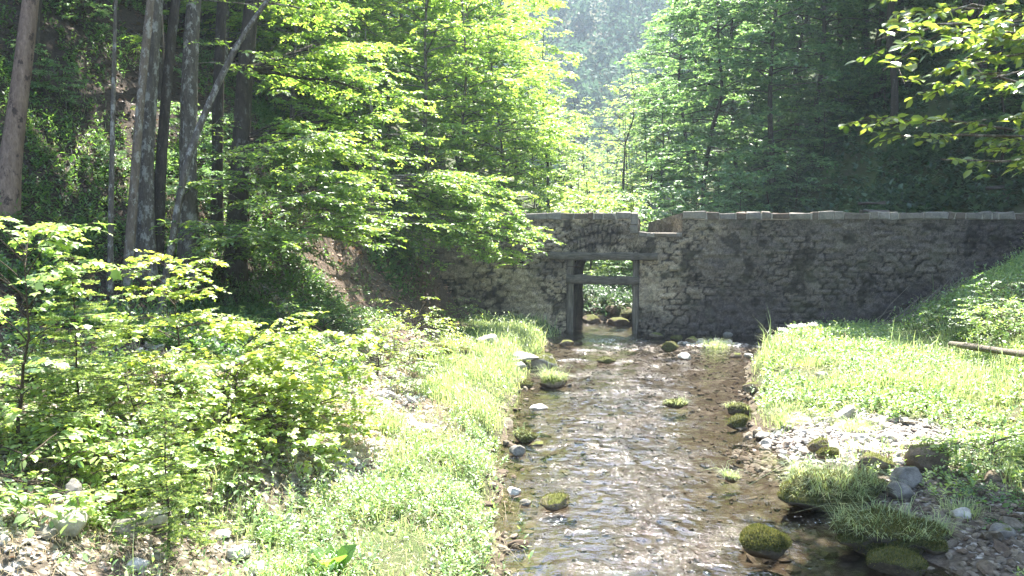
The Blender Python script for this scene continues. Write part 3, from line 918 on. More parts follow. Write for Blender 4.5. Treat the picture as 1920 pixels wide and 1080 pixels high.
S(1404, 672, 18, .5, 'pale', 'pale stone at the tip of the right grass bank')
S(1108, 608, 34, .5, 'brown', 'brown rock in the streambed seen at the left inside the sluice opening', moss=100)
S(1132, 600, 24, .5, 'mossy_pale', 'pale rock in the streambed seen through the middle of the sluice opening')
S(1160, 612, 40, .4, 'brown', 'flat dark rock nearest the sluice seen through the opening')
S(1182, 600, 34, .5, 'mossy', 'mossy rock at the right inside the sluice opening', moss=200)
S(1150, 590, 30, .5, 'brown', 'farthest brown rock seen through the sluice opening under the green bank')
# left foreground rocks
S(130, 962, 34, 1.7, 'grey', 'upright grey stone with bright right side at the foot of the left bushes', depth=.9, ang=7)
S(122, 1003, 60, .62, 'pale', 'pale block lying in front of the upright grey stone')
S(80, 1012, 36, .6, 'grey', 'small rounded stone touching the left of the pale block')
S(228, 1016, 46, .8, 'grey', 'pointed grey stone in the left foreground herbs')
S(278, 990, 66, .5, 'pale', 'broad pale stone behind the pointed grey stone')
S(540, 988, 36, .6, 'pale', 'solitary white stone in the left foreground litter')
S(560, 1000, 22, .5, 'grey', 'small grey stone beside the solitary white stone')
S(445, 1052, 44, .5, 'pale', 'white stone half buried at the bottom left of the herbs')
S(252, 1072, 40, .5, 'pale', 'pale stone at the bottom edge on the left')
S(480, 1080, 50, .4, 'pale', 'white flat stone at the bottom edge below the herbs')
S(662, 922, 30, .55, 'grey', 'grey angular stone at the end of the white scree')
S(822, 848, 30, .45, 'pale', 'flat white stone at the edge of the grass on the scree slope')
S(795, 810, 40, .35, 'pale', 'long white stone on the scree slope above the grass')
S(400, 822, 30, .55, 'pale', 'bright stone under the front of the yellow bushes')
S(948, 662, 30, .4, 'mossy_pale', 'pale stone with moss just right of the boulder in the grass', moss=200)
S(868, 668, 34, .5, 'brown', 'mossy brown stone left of the boulder in the grass', moss=500)
S(820, 672, 60, .45, 'mossy', 'mossy bank stone under the small bushes left of the boulder', moss=900)


def pebbles(name, P, size, mat, label, seed, n=1):
    rng = np.random.default_rng(seed)
    V, T = ico(n); b = Buf(); k = len(P)
    sz = size[:, None] * rng.uniform(.6, 1.25, (k, 3)) * np.array([1.15, 1, .6])
    X = V[None] * sz[:, None, :] * (1 + rng.normal(0, .12, (k, len(V), 1)))
    a = rng.uniform(0, 2 * np.pi, k); c, s = np.cos(a)[:, None], np.sin(a)[:, None]
    tx = rng.normal(0, .35, (k, 1))
    X = np.stack([X[..., 0] * c - X[..., 1] * s, X[..., 0] * s + X[..., 1] * c, X[..., 2] + tx * X[..., 0]], -1) + P[:, None]
    b.add(X, T[None] + (np.arange(k) * len(V))[:, None, None], None, np.repeat(rng.random(k), len(V)))
    return tag(link(name, b.mesh(name, M[mat], False)), label, 'gravel', None, 'stuff')


def scatter(n, x0, x1, y0, y1, seed, f):
    """n random spots in a rectangle, kept with probability f(x, y)."""
    rng = np.random.default_rng(seed)
    x, y = rng.uniform(x0, x1, n), rng.uniform(y0, y1, n)
    k = rng.random(n) < f(x, y)
    x, y = x[k], y[k]
    # leave out what lies well outside the view
    v = (np.abs(x) < .72 * y + 1.8)
    x, y = x[v], y[v]
    return np.stack([x, y, H(x, y)], -1), rng


P, rg = scatter(19000, 3.5, 8.5, 9, 17, 1, lambda x, y: np.exp(-(((x - 5.5) / 1.75) ** 2 + ((y - 13.4) / 1.22) ** 2) ** 2))
pebbles('gravel', P + [0, 0, .012], .033 * rg.lognormal(0, .5, len(P)), 'peb', 'white gravel bank at the right edge of the stream', 11, 2)
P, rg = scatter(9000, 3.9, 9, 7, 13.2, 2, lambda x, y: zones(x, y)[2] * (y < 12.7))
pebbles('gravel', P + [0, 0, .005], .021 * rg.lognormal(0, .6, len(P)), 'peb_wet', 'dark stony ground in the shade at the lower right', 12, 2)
P, rg = scatter(9000, 3, 9.5, 23.5, 28, 3, lambda x, y: np.exp(-(((x - 5.7) / 1.9) ** 2 + ((y - 25.5) / 1.1) ** 2) ** 2))
pebbles('gravel', P + [0, 0, .01], .04 * rg.lognormal(0, .5, len(P)), 'peb', 'pale gravel island just below the dam', 13)
P, rg = scatter(5000, -.8, 7, 7, 28, 4, lambda x, y: (H(x, y) < .06) * 1.0)
pebbles('gravel', P, .035 * rg.lognormal(0, .5, len(P)), 'peb_wet', 'brown pebbles on the bed of the stream', 14)
P, rg = scatter(40000, -6, 0, 6.5, 20, 5, lambda x, y: zones(x, y)[3] * sst(-.45, .25, fbm(x * .9 + 2, y * .9, o=2)))
pebbles('scree', P + [0, 0, .008], .023 * np.clip(P[:, 1] / 12, .65, 1.15) * rg.lognormal(0, .6, len(P)), 'pale', 'white limestone rubble on the slope left of the grass', 15)
P, rg = scatter(5000, -.5, 5, 30.5, 42, 8, lambda x, y: (H(x, y) < .5) * (H(x, y) > -.09) * 1.0)
pebbles('gravel', P + [0, 0, .02], .06 * rg.lognormal(0, .55, len(P)), 'peb_wet', 'dark stones in the stream bed seen through the sluice opening', 18)
P, rg = scatter(5000, -.6, 8, 8, 27, 6, lambda x, y: np.exp(-((x - tab(XL, y)) / .2) ** 2) + np.exp(-((x - tab(XR, y)) / .25) ** 2))
pebbles('gravel', P + [0, 0, .01], .04 * rg.lognormal(0, .5, len(P)), 'peb_wet', 'wet stones lining both edges of the water', 16, 2)

# ------------------------------------------------------------------ grass, herbs, litter
def stuff(name, b, mat, label, cat):
    return tag(link(name, b.mesh(name, M[mat], False)), label, cat, None, 'stuff')


patch = lambda x, y, s=.7, o=0: fbm(x * s + o, y * s - o, o=3)
bl = Buf()
P, rg = scatter(150000, -4.5, 1.8, 6.5, 28, 21, lambda x, y: zones(x, y)[0] * (.3 + .7 * sst(-.4, .4, patch(x, y) + .4 * (y > 16))) * np.clip(1.15 - .02 * y, .3, 1))
hh = (.07 + .15 * sst(-.3, .7, patch(P[:, 0], P[:, 1], .6, 4))) * rg.lognormal(0, .45, len(P))
blades(bl, P, hh, .006 + .0006 * (P[:, 1] - 6), .6, rg)
stuff('grass', bl, 'grass', 'fresh green grass strip between stream and scree on the left', 'grass')
bl = Buf()
P, rg = scatter(170000, 3.5, 18, 10, 27.8, 22, lambda x, y: zones(x, y)[1] * sst(-.7, .2, patch(x, y, .6, 7)) * (1 - sst(9, 15, x) * .5))
hh = (.07 + .2 * sst(-.2, .7, patch(P[:, 0], P[:, 1], .6, 9))) * rg.lognormal(0, .5, len(P))
blades(bl, P, hh, .006 + .0006 * (P[:, 1] - 6), .7, rg)
stuff('grass', bl, 'grass', 'bright grass on the right bank', 'grass')
bl = Buf()
P, rg = scatter(74000, -7.5, .2, 6, 20, 23, lambda x, y: np.clip(zones(x, y)[3] * .7 + .12 * zones(x, y)[0] + .1, 0, 1) * sst(-.5, .4, patch(x, y, 1.1, 3)))
blades(bl, P, .11 * rg.lognormal(0, .5, len(P)), .004 + .0004 * (P[:, 1] - 6), 1.2, rg)
P, rg = scatter(16000, 4, 14, 12, 26, 24, lambda x, y: zones(x, y)[1] * sst(0, .5, patch(x, y, .9, 13)))
blades(bl, P, .13 * rg.lognormal(0, .5, len(P)), .005 + .0004 * (P[:, 1] - 6), 1.2, rg)
stuff('dry_grass', bl, 'dry', 'straw-coloured dry grass among the scree and herbs', 'dry grass')
bl = Buf()
P, rg = scatter(26000, -20, -1, 10, 30, 25, lambda x, y: sst(.5, 2, tab(TOE, y) - x) * sst(-.1, .5, patch(x, y, .5, 15)) * .8)
blades(bl, P, .15 * rg.lognormal(0, .45, len(P)), .008, 1.3, rg)
stuff('grass', bl, 'grass', 'thin hanging grass on the steep left hillside', 'grass')


def herbs(b, P, rg, k, size, hgt, tm, spread=1.0):
    """Leafy stems: k leaves spiralling up a short stem at every spot."""
    n = len(P); t = np.linspace(.25, 1, k)[None]
    h = (hgt * rg.lognormal(0, .3, n))[:, None]
    lean = rg.normal(0, .22, (n, 2))
    az = rg.uniform(0, 6.28, (n, 1)) + np.arange(k)[None] * 2.4 + rg.normal(0, .3, (n, k))
    Q = P[:, None] + np.stack([lean[:, :1] * h * t, lean[:, 1:] * h * t, h * t], -1)
    el = .2 + .5 * t + rg.normal(0, .25, (n, k))
    D = np.stack([np.cos(az) * np.cos(el), np.sin(az) * np.cos(el), np.sin(el)], -1)
    N = np.stack([-np.cos(az) * np.sin(el), -np.sin(az) * np.sin(el), np.cos(el)], -1) + rg.normal(0, .2, (n, k, 3))
    sz = (size * rg.lognormal(0, .28, (n, k)) * (1.15 - .45 * t))
    tint = np.clip(rg.random((n, 1)) * .6 + rg.random((n, k)) * .4, 0, 1)
    leaves(b, Q.reshape(-1, 3), D.reshape(-1, 3), N.reshape(-1, 3), sz.ravel(), tm, tint.ravel())


hb = Buf()
P, rg = scatter(7500, -6, .3, 6.3, 14, 31, lambda x, y: np.clip(zones(x, y)[0] * .9 + zones(x, y)[3] * .13 + .02, 0, 1) * sst(-.6, .3, patch(x, y, .9, 21)))
herbs(hb, P, rg, 9, .075, .17, LA)
P, rg = scatter(16000, -6, 1.8, 6.3, 28, 32, lambda x, y: np.clip(zones(x, y)[0] * .8 + zones(x, y)[3] * .12, 0, 1) * sst(-.3, .5, patch(x, y, 1.1, 31)))
herbs(hb, P, rg, 6, .045, .08, RH)
stuff('herbs', hb, 'herb', 'low leafy herbs covering the left foreground', 'herbs')
hb = Buf()
P, rg = scatter(2000, 3.8, 18, 11.5, 27.8, 41, lambda x, y: zones(x, y)[1] * sst(-.2, .4, patch(x, y, .7, 91)))
herbs(hb, P, rg, 9, .1, .22, OV)
P, rg = scatter(1500, 3.8, 18, 11.5, 27.8, 42, lambda x, y: zones(x, y)[1] * sst(-.1, .4, patch(x, y, .5, 95)))
herbs(hb, P, rg, 10, .08, .3, LA)
P, rg = scatter(700, -3, 1.6, 7, 27, 43, lambda x, y: zones(x, y)[0] * sst(-.2, .4, patch(x, y, .7, 99)))
herbs(hb, P, rg, 9, .11, .24, LA)
P, rg = scatter(1200, 5, 9, 8, 13, 44, lambda x, y: zones(x, y)[2] * sst(0, .4, patch(x, y, 1, 45)))
herbs(hb, P, rg, 7, .06, .12, OV)
stuff('weeds', hb, 'hazel', 'taller broad-leaved weeds scattered over both banks', 'weeds')
hb = Buf()
P, rg = scatter(26000, 3.8, 18, 10.5, 27.8, 33, lambda x, y: np.clip(zones(x, y)[1], 0, 1) * sst(-.5, .3, patch(x, y, .8, 41)))
herbs(hb, P, rg, 7, .07, .16, OV)
P, rg = scatter(4000, 7, 18, 10.5, 27.8, 34, lambda x, y: sst(-.5, 1.5, x - tab(TOER, y)))
herbs(hb, P, rg, 9, .1, .27, OV)
stuff('herbs', hb, 'herb', 'lush herbs covering the right bank and slope', 'herbs')
hb = Buf()
P, rg = scatter(30000, -14, -.5, 9, 30, 35, lambda x, y: sst(.8, 2.5, tab(TOE, y) - x) * sst(-.1, .5, patch(x, y, .7, 51)) * .7)
herbs(hb, P, rg, 7, .07, .15, OV)
P, rg = scatter(16000, -8, -.5, 13, 28, 36, lambda x, y: sst(.6, 1.6, tab(TOE, y) - x) * sst(-.35, .2, patch(x, y, .6, 57)))
herbs(hb, P, rg, 8, .09, .25, OV)
P, rg = scatter(9000, -18, -5, 13, 28, 37, lambda x, y: sst(1.5, 3, tab(TOE, y) - x) * sst(-.1, .4, patch(x, y, .5, 87)))
herbs(hb, P, rg, 8, .11, .25, LA)
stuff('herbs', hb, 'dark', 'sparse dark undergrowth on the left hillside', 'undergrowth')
for nm_, mt_, sd_, lab_, fz2 in (('leaf_litter', 'litter', 36, 'dry pinkish-brown fallen leaves on the foreground scree', lambda d: 1 - sst(2.5, 4, d)), ('leaf_litter', 'litter_shade_tinted', 39, 'fallen leaves on the steep left hillside, painted darker for its shade', lambda d: sst(2.5, 4, d))):
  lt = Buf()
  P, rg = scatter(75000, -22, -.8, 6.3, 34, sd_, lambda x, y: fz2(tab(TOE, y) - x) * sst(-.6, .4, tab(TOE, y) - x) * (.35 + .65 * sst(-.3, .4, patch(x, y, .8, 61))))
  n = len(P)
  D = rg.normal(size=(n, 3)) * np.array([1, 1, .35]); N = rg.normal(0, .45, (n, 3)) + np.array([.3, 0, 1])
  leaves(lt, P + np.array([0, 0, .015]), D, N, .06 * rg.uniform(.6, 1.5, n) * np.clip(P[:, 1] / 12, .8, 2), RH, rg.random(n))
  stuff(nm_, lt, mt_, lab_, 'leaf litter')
uh = Buf()
P, rg = scatter(80000, 3, 46, 28.6, 62, 37, lambda x, y: sst(.5, 3, x - tab(TOER, y)) * (.25 + .75 * sst(-.3, .3, patch(x, y, .35, 71))))
herbs(uh, P, rg, 6, .24, .3, OV)
P, rg = scatter(26000, -3, 10, 30.9, 60, 38, lambda x, y: (H(x, y) > .05) * 1.0)
herbs(uh, P, rg, 6, .13, .28, OV)
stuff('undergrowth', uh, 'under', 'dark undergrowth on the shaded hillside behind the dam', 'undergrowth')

# ------------------------------------------------------------------ trees and shrubs
def twig_leaves(buf, rng, st, dr, ln, nl, size, tm, flat=.3, droop=.15):
    n = len(st)
    if n == 0: return
    s = np.linspace(.12, 1, nl)[None, :] + rng.normal(0, .04, (n, nl))
    sd = np.where((np.arange(nl) % 2)[None] == 0, 1.0, -1.0) * np.ones((n, 1)); sd[:, -1] = 0
    up = np.array([0, 0, 1.0])
    side = nrm(np.cross(dr, up) + 1e-6)
    P = st[:, None] + dr[:, None] * (ln[:, None] * s)[..., None] - up * (.12 * ln[:, None] * s ** 2)[..., None]
    D = dr[:, None] * .55 + side[:, None] * (sd * .85)[..., None] + rng.normal(0, .22, (n, nl, 3)) - up * droop
    N = up + rng.normal(0, flat, (n, nl, 3))
    tint = np.clip(rng.random((n, 1)) * .5 + rng.random((n, nl)) * .5, 0, 1)
    leaves(buf, P.reshape(-1, 3), D.reshape(-1, 3), N.reshape(-1, 3), (size * np.clip(rng.lognormal(-.08, .3, (n, nl)), .4, 1.7)).ravel(), tm, tint.ravel())


def lerp_poly(P, idx, s):
    m = P.shape[1]
    f = np.clip(s, 0, .9999) * (m - 1); i = f.astype(int); f = (f - i)[:, None]
    return P[idx, i] * (1 - f) + P[idx, i + 1] * f


def grow(seed, trunk, trad, limbs, leaf, tm, nl=8, sub=.38, sublen=.45, tw=3, twl=.34, start=.2, flat=.3, trunk_k=10, twig_r=.003, lrad=.35, bare=0.0):
    """A tree from its trunk polyline and a table of limbs (base xyz, azimuth, length, rise, droop). Returns (wood, leaf) buffers."""
    rng = np.random.default_rng(seed)
    wood, crown = Buf(), Buf()
    trunk = np.asarray(trunk, float); trad = np.asarray(trad, float)
    m = len(trunk); t0 = np.linspace(0, 1, m); t1 = np.linspace(0, 1, max(m, int(m * 3)))
    tp = np.stack([np.interp(t1, t0, trunk[:, k]) for k in range(3)], -1); tr = np.interp(t1, t0, trad)
    tr = tr * (1 + .06 * vnoise(t1 * 9 + seed, t1 * 0))
    tubes(wood, tp, tr, trunk_k, .5)
    limbs = np.asarray(limbs, float)
    n = len(limbs)
    b0, az, L, rise, dp = limbs[:, :3], limbs[:, 3], limbs[:, 4], limbs[:, 5], limbs[:, 6]
    s = np.linspace(0, 1, 7)[None]
    azs = az[:, None] + np.cumsum(rng.normal(0, .07, (n, 7)), 1)
    step = np.stack([np.cos(azs), np.sin(azs), 0 * azs], -1) * (L / 6)[:, None, None]
    hor = np.cumsum(step, 1) - step[:, :1]
    LP = b0[:, None] + hor; LP[..., 2] += L[:, None] * (rise[:, None] * s - dp[:, None] * s * s) + rng.normal(0, .015, (n, 7)) * L[:, None] * s
    lr = np.clip(.011 * L, .006, .07)[:, None] * (1 - .8 * s) * (lrad / .35)
    tubes(wood, LP, lr, 6, .5)
    ns = np.maximum(2, (L * (1 - start) / sub).astype(int))
    ix = np.repeat(np.arange(n), ns); k = len(ix)
    ss = start + (1 - start) * rng.random(k)
    B = lerp_poly(LP, ix, ss)
    sg = np.where(rng.random(k) < .5, 1, -1)
    a2 = azs[ix, 3] + sg * rng.uniform(.5, 1.15, k)
    l2 = (L[ix] * sublen * (1.1 - .75 * ss) + .22) * rng.uniform(.6, 1.2, k)
    r2 = (rise[ix] - 2 * dp[ix] * ss) * .5 + rng.normal(.02, .16, k)
    s4 = np.linspace(0, 1, 4)[None]
    SP = B[:, None] + np.stack([np.cos(a2)[:, None] * s4 * l2[:, None], np.sin(a2)[:, None] * s4 * l2[:, None], l2[:, None] * (r2[:, None] * s4 - .12 * s4 ** 2)], -1)
    SP[:, 1:] += rng.normal(0, .02, (k, 3, 3)) * l2[:, None, None]
    tubes(wood, SP, np.clip(.007 * l2, .0035, .03)[:, None] * (1 - .7 * s4), 4, .5)
    # limb tips count as branches too
    TP = np.concatenate([SP, LP[:, [3, 4, 5, 6]]]); tl = np.concatenate([l2, L * .5]); ta = np.concatenate([a2, azs[:, -1]])
    nt = np.maximum(2, (tl / twl * tw).astype(int))
    jx = np.repeat(np.arange(len(TP)), nt); kk = len(jx)
    us = rng.uniform(.15, 1, kk)
    TB = lerp_poly(TP, jx, us)
    sg = np.where(rng.random(kk) < .5, 1, -1)
    a3 = ta[jx] + sg * rng.uniform(.3, 1.1, kk)
    z3 = rng.normal(-.05, .18, kk)
    D3 = nrm(np.stack([np.cos(a3), np.sin(a3), z3], -1)); l3 = twl * rng.uniform(.5, 1.2, kk)
    if bare:
        kp = rng.random(kk) > bare; TB, D3, l3 = TB[kp], D3[kp], l3[kp]
    tubes(wood, np.stack([TB, TB + D3 * l3[:, None] - np.array([0, 0, .1]) * l3[:, None]], 1), np.full((len(TB), 2), twig_r) * np.array([1, .5]), 3, .5)
    twig_leaves(crown, rng, TB, D3, l3, nl, leaf, tm, flat)
    return wood, crown


def limb_table(rng, trunk, nlimb, c0, R, rise, droop, shape=.6, az0=None, spread=None):
    trunk = np.asarray(trunk, float)
    t = np.sort(c0 + (1 - c0) * rng.random(nlimb) ** .9)
    ts = np.linspace(0, 1, len(trunk))
    B = np.stack([np.interp(t, ts, trunk[:, k]) for k in range(3)], -1)
    u = (t - c0) / (1 - c0)
    pr = np.sin(np.pi * np.clip(.12 + .83 * u, 0, 1)) ** shape
    az = np.arange(nlimb) * 2.4 + rng.normal(0, .4, nlimb) if az0 is None else az0 + rng.normal(0, spread, nlimb)
    L = R * pr * rng.uniform(.65, 1.15, nlimb) + .15
    return np.column_stack([B, az, L, rise * (.4 + 1.1 * u) + rng.normal(0, .12, nlimb), np.full(nlimb, droop)])


def plant(name, wood, crown, bark_m, leaf_m, label, cat, group=None, loc=(0, 0, 0), names=('trunk', 'crown')):
    r = tag(link(name, None, None, loc), label, cat, group)
    link(names[0], wood.mesh(names[0], M[bark_m], True), r)
    if crown is not None:
        link(names[1], crown.mesh(names[1], M[leaf_m], False), r)
    return r


def straight(rng, Ht, lean=(0, 0), wob=.012, m=9):
    t = np.linspace(0, 1, m)
    w = np.cumsum(rng.normal(0, wob, (m, 2)), 0) * Ht; w[0] = 0
    return np.column_stack([lean[0] * Ht * t ** 1.2 + w[:, 0], lean[1] * Ht * t ** 1.2 + w[:, 1], Ht * t - .25])


def std_tree(seed, Ht, r0, c0, R, nlimb, leaf, tm=RH, rise=.45, droop=.3, nl=8, sub=.4, tw=3, twl=.36, flat=.35, lean=(0, 0), flare=1.3, **kw):
    rng = np.random.default_rng(seed)
    tk = straight(rng, Ht, lean)
    rad = r0 * np.linspace(1, .06, 9) ** .8; rad[0] *= flare
    return grow(seed, tk, rad, limb_table(rng, tk, nlimb, c0, R, rise, droop), leaf, tm, nl, sub, tw=tw, twl=twl, flat=flat, **kw)


def spruce(seed, Ht, R, r0, c0=.12, step=.42, nb=9, nl=16, size=.26):
    rng = np.random.default_rng(seed)
    wood, crown = Buf(), Buf()
    tk = straight(rng, Ht, (0, 0), .004)
    tubes(wood, tk, r0 * np.linspace(1, .05, 9), 10)
    zs = np.arange(c0 * Ht, Ht * .985, step)
    zz = np.repeat(zs, nb) + rng.normal(0, .1, len(zs) * nb); n = len(zz)
    u = np.clip((zz - c0 * Ht) / (Ht * (1 - c0)), 0, 1)
    L = R * (1 - u) ** .85 * rng.uniform(.7, 1.1, n) + .15; az = rng.uniform(0, 6.28, n)
    s = np.linspace(0, 1, 5)[None]
    bx = np.interp(zz, tk[:, 2], tk[:, 0]); by = np.interp(zz, tk[:, 2], tk[:, 1])
    P = np.stack([bx[:, None] + np.cos(az)[:, None] * L[:, None] * s, by[:, None] + np.sin(az)[:, None] * L[:, None] * s, zz[:, None] + L[:, None] * (.1 * s - .45 * s ** 2 + .18 * s ** 4)], -1)
    tubes(wood, P, np.clip(.012 * L, .006, .05)[:, None] * (1 - .85 * s), 4)
    k = np.maximum(4, (nl * L / R).astype(int)); ix = np.repeat(np.arange(n), k); m = len(ix)
    B = lerp_poly(P, ix, rng.uniform(.12, 1, m))
    a = az[ix] + np.where(rng.random(m) < .5, 1, -1) * rng.uniform(.1, 1.1, m)
    D = np.stack([np.cos(a), np.sin(a), rng.normal(-.45, .25, m)], -1)
    tm = (np.array([[0, 0, 0], [.4, .2, .02], [1, 0, -.1], [.4, -.2, .02]]), [], [[0, 3, 2, 1]])
    for j in range(2):
        leaves(crown, B + rng.normal(0, .06, B.shape), D + rng.normal(0, .25, D.shape), np.array([0, 0, 1.0]) + rng.normal(0, .5, D.shape), size * rng.uniform(.6, 1.4, m), tm, rng.random(m))
    return wood, crown


# --- left bank: the leaning and clustered trunks, each shaped to the photograph
def px_poly(pts, Y0, dY):
    """Trunk axis surveyed from photograph points (px, py); distance grows from Y0 by dY along it."""
    out = []
    for i, (px, py) in enumerate(pts):
        d = ray(px, py); Y = Y0 + dY * i / max(1, len(pts) - 1)
        out.append(EYE + d * (Y / d[1]))
    return np.array(out)


def rad_px(pts_w, Y):
    return np.array(pts_w, float) * Y / FOC / 2


def left_tree(seed, pts, widths, Y0, dY, top, bark_m, leaf_m, label, limbs=None, nlimb=10, R=2.5, c0=.5, leaf=.075, name='beech_tree', extra=None, cat='tree', nl=8, **kw):
    tp = px_poly(pts, Y0, dY); w = rad_px(widths, Y0 + dY / 2)
    if top is not None:
        last, dirn = tp[-1], nrm(tp[-1] - tp[-2])
        n = 4
        for i in range(1, n + 1):
            tp = np.vstack([tp, last + np.array([dirn[0] * .5 + top[0], dirn[1] * .5 + top[1], 1.0]) * top[2] * i / n])
            w = np.append(w, w[len(widths) - 1] * (1 - .85 * i / n))
    base = tp[0].copy(); base[2] = float(H(np.array([base[0]]), np.array([base[1]]))[0])
    if tp[0][2] > base[2] - .1:
        tp[0][2] = base[2] - .3
    rng = np.random.default_rng(seed)
    # resample the axis evenly
    L = np.concatenate([[0], np.cumsum(np.linalg.norm(np.diff(tp, axis=0), axis=1))])
    q = np.linspace(0, L[-1], 14)
    tk = np.stack([np.interp(q, L, tp[:, k]) for k in range(3)], -1); rr = np.interp(q, L, w)
    rr[0] *= 1.5; rr[1] *= 1.12
    lt_ = limb_table(rng, tk, nlimb, c0, R, .5, .35) if nlimb else np.zeros((0, 7))
    if extra is not None:
        lt_ = np.vstack([lt_, np.asarray(extra, float)])
    wd, cr = grow(seed, tk, rr, lt_, leaf, RH, nl=nl, trunk_k=14, **kw)
    r = tag(link(name, None, None, base), label, cat)
    link('trunk', wd.mesh('trunk', M[bark_m], True, base), r)
    link('crown', cr.mesh('crown', M[leaf_m], False, base), r)
    return r


def limb_to(p0, px, py, Y, droop=.12):
    """A limb from a point on a trunk to the place seen at a photograph pixel, at distance Y."""
    d = ray(px, py); e = EYE + d * (Y / d[1]); v = e - p0
    Lh = math.hypot(v[0], v[1])
    return [*p0, math.atan2(v[1], v[0]), Lh, v[2] / Lh + droop, droop]


left_tree(101, [(5, 425), (22, 280), (40, 150), (58, 0)], [38, 34, 32, 30], 14.6, .6, (-.12, .3, 9), 'bark_red', 'beech',
          'big pale reddish trunk leaning right at the far left edge', nlimb=12, R=2.6, c0=.6)
left_tree(102, [(50, 290), (58, 130), (66, 0)], [26, 24, 22], 18.5, .4, (0, .2, 8), 'bark_dark', 'beech',
          'dark trunk half hidden behind the reddish one at the far left', nlimb=10, R=2.4, c0=.62)
left_tree(103, [(206, 560), (208, 400), (212, 200), (217, 0)], [11, 10, 8, 6], 15.0, .3, (0, .1, 4), 'bark_grey', 'beech',
          'thin bare sapling stem left of the trunk cluster', nlimb=8, R=1.1, c0=.62)
left_tree(104, [(236, 562), (248, 400), (262, 200), (282, 0)], [17, 16, 15, 14], 15.4, .4, (0, .2, 8), 'bark_pale', 'beech',
          'slim pale stem at the left of the trunk cluster', nlimb=9, R=1.8, c0=.62)
left_tree(105, [(272, 520), (274, 300), (284, 120), (292, 0)], [31, 26, 26, 25], 16.0, .4, (0, .25, 10), 'bark_grey', 'beech',
          'thick lichen-covered trunk in the middle of the cluster', nlimb=13, R=2.4, c0=.6)
left_tree(106, [(290, 500), (302, 300), (316, 120), (328, 0)], [20, 20, 18, 17], 16.4, .4, (.05, .25, 9), 'bark_dark', 'beech',
          'dark trunk immediately right of the thick lichen-covered trunk', nlimb=10, R=2.2, c0=.6)
p107 = px_poly([(352, 470), (352, 300), (356, 120), (362, 0)], 17.0, .4)
left_tree(107, [(352, 470), (352, 300), (356, 120), (362, 0)], [36, 31, 29, 27], 17.0, .4, (0, .3, 10), 'bark_grey', 'beech',
          'stout straight grey trunk right of the cluster with a bright patch', extra=[limb_to(p107[k], px, py, Y) for (k, px, py, Y) in ((1, 430, 200, 17.5), (2, 470, 120, 18), (2, 420, 60, 17.2), (1, 300, 190, 18.2), (2, 250, 60, 18), (3, 500, 20, 18.4), (1, 480, 300, 17.2))], nlimb=13, R=2.4, c0=.58)
t108 = px_poly([(300, 440), (345, 320), (372, 240), (405, 165), (455, 62), (500, 5)], 15.6, 1.2)
left_tree(108, [(290, 470), (345, 320), (372, 240), (405, 165), (455, 62), (500, 5)], [14, 13, 12, 12, 10, 9], 15.4, 1.2, (.3, .2, 3), 'bark_grey', 'beech',
          'pale crooked stem leaning far right out of the cluster', nlimb=8, R=1.8, c0=.6)
left_tree(109, [(404, 380), (408, 200), (412, 100), (416, 0)], [20, 20, 18, 18], 19.0, .3, (0, .3, 8), 'bark_dark', 'beech',
          'dark straight trunk behind the crooked leaning stem', nlimb=10, R=2.2, c0=.58)
p110 = px_poly([(440, 440), (452, 260), (460, 130), (472, 0)], 18.5, .5)
ex = []
for (k, px, py, Y) in ((1, 700, 222, 20.5), (1, 640, 250, 18.5), (1, 600, 300, 19.5), (2, 760, 190, 22), (2, 620, 140, 21), (1, 560, 330, 17.5), (2, 560, 60, 20),
                       (2, 520, 170, 18), (2, 490, 90, 18.2), (3, 540, 20, 19), (3, 600, 10, 20.5), (3, 660, 40, 21), (2, 640, 90, 19.5), (2, 580, 120, 18.8), (2, 720, 140, 21.5), (1, 540, 220, 18.6), (1, 660, 190, 19.8), (1, 740, 330, 21.5), (1, 680, 300, 22.5), (2, 700, 80, 23)):
    ex.append(limb_to(p110[k], px, py, Y))
left_tree(110, [(436, 440), (452, 260), (460, 130), (472, 0)], [36, 32, 28, 26], 18.5, .5, (.06, .25, 9), 'bark_dark', 'bright',
          'dark beech whose long level boughs reach right over the bank', nlimb=16, R=2.8, c0=.5, extra=ex, sub=.22, tw=3.4, leaf=.1)
# understorey beech at the toe of the slope: dark shaded sprays in front of the trunks
p111 = hit(520, 520)
b111 = np.array([p111[0], p111[1], p111[2]])
tk = b111 + np.array([[0, 0, -.2], [.05, .1, .8], [.15, .2, 1.7], [.2, .3, 2.6], [.3, .5, 3.4]])
ex = [limb_to(tk[k], px, py, Y, .08) for (k, px, py, Y) in ((1, 400, 420, 15.6), (2, 420, 330, 15.8), (2, 640, 330, 16.6), (1, 660, 400, 16.4), (3, 520, 260, 16.2), (3, 640, 270, 17.2),
      (2, 560, 370, 15.6), (1, 480, 450, 15.4), (3, 440, 290, 16.8), (2, 700, 360, 17.6), (1, 600, 440, 15.8), (2, 740, 420, 18))]
wd, cr = grow(111, tk, [.06, .055, .045, .03, .012], ex, .085, RH, nl=9, sub=.21, tw=3.4)
r = tag(link('beech_tree', None, None, b111), 'young beech with flat dark green sprays in front of the shaded trunks', 'tree')
link('trunk', wd.mesh('trunk', M['bark_grey'], True, b111), r); link('crown', cr.mesh('crown', M['beech'], False, b111), r)
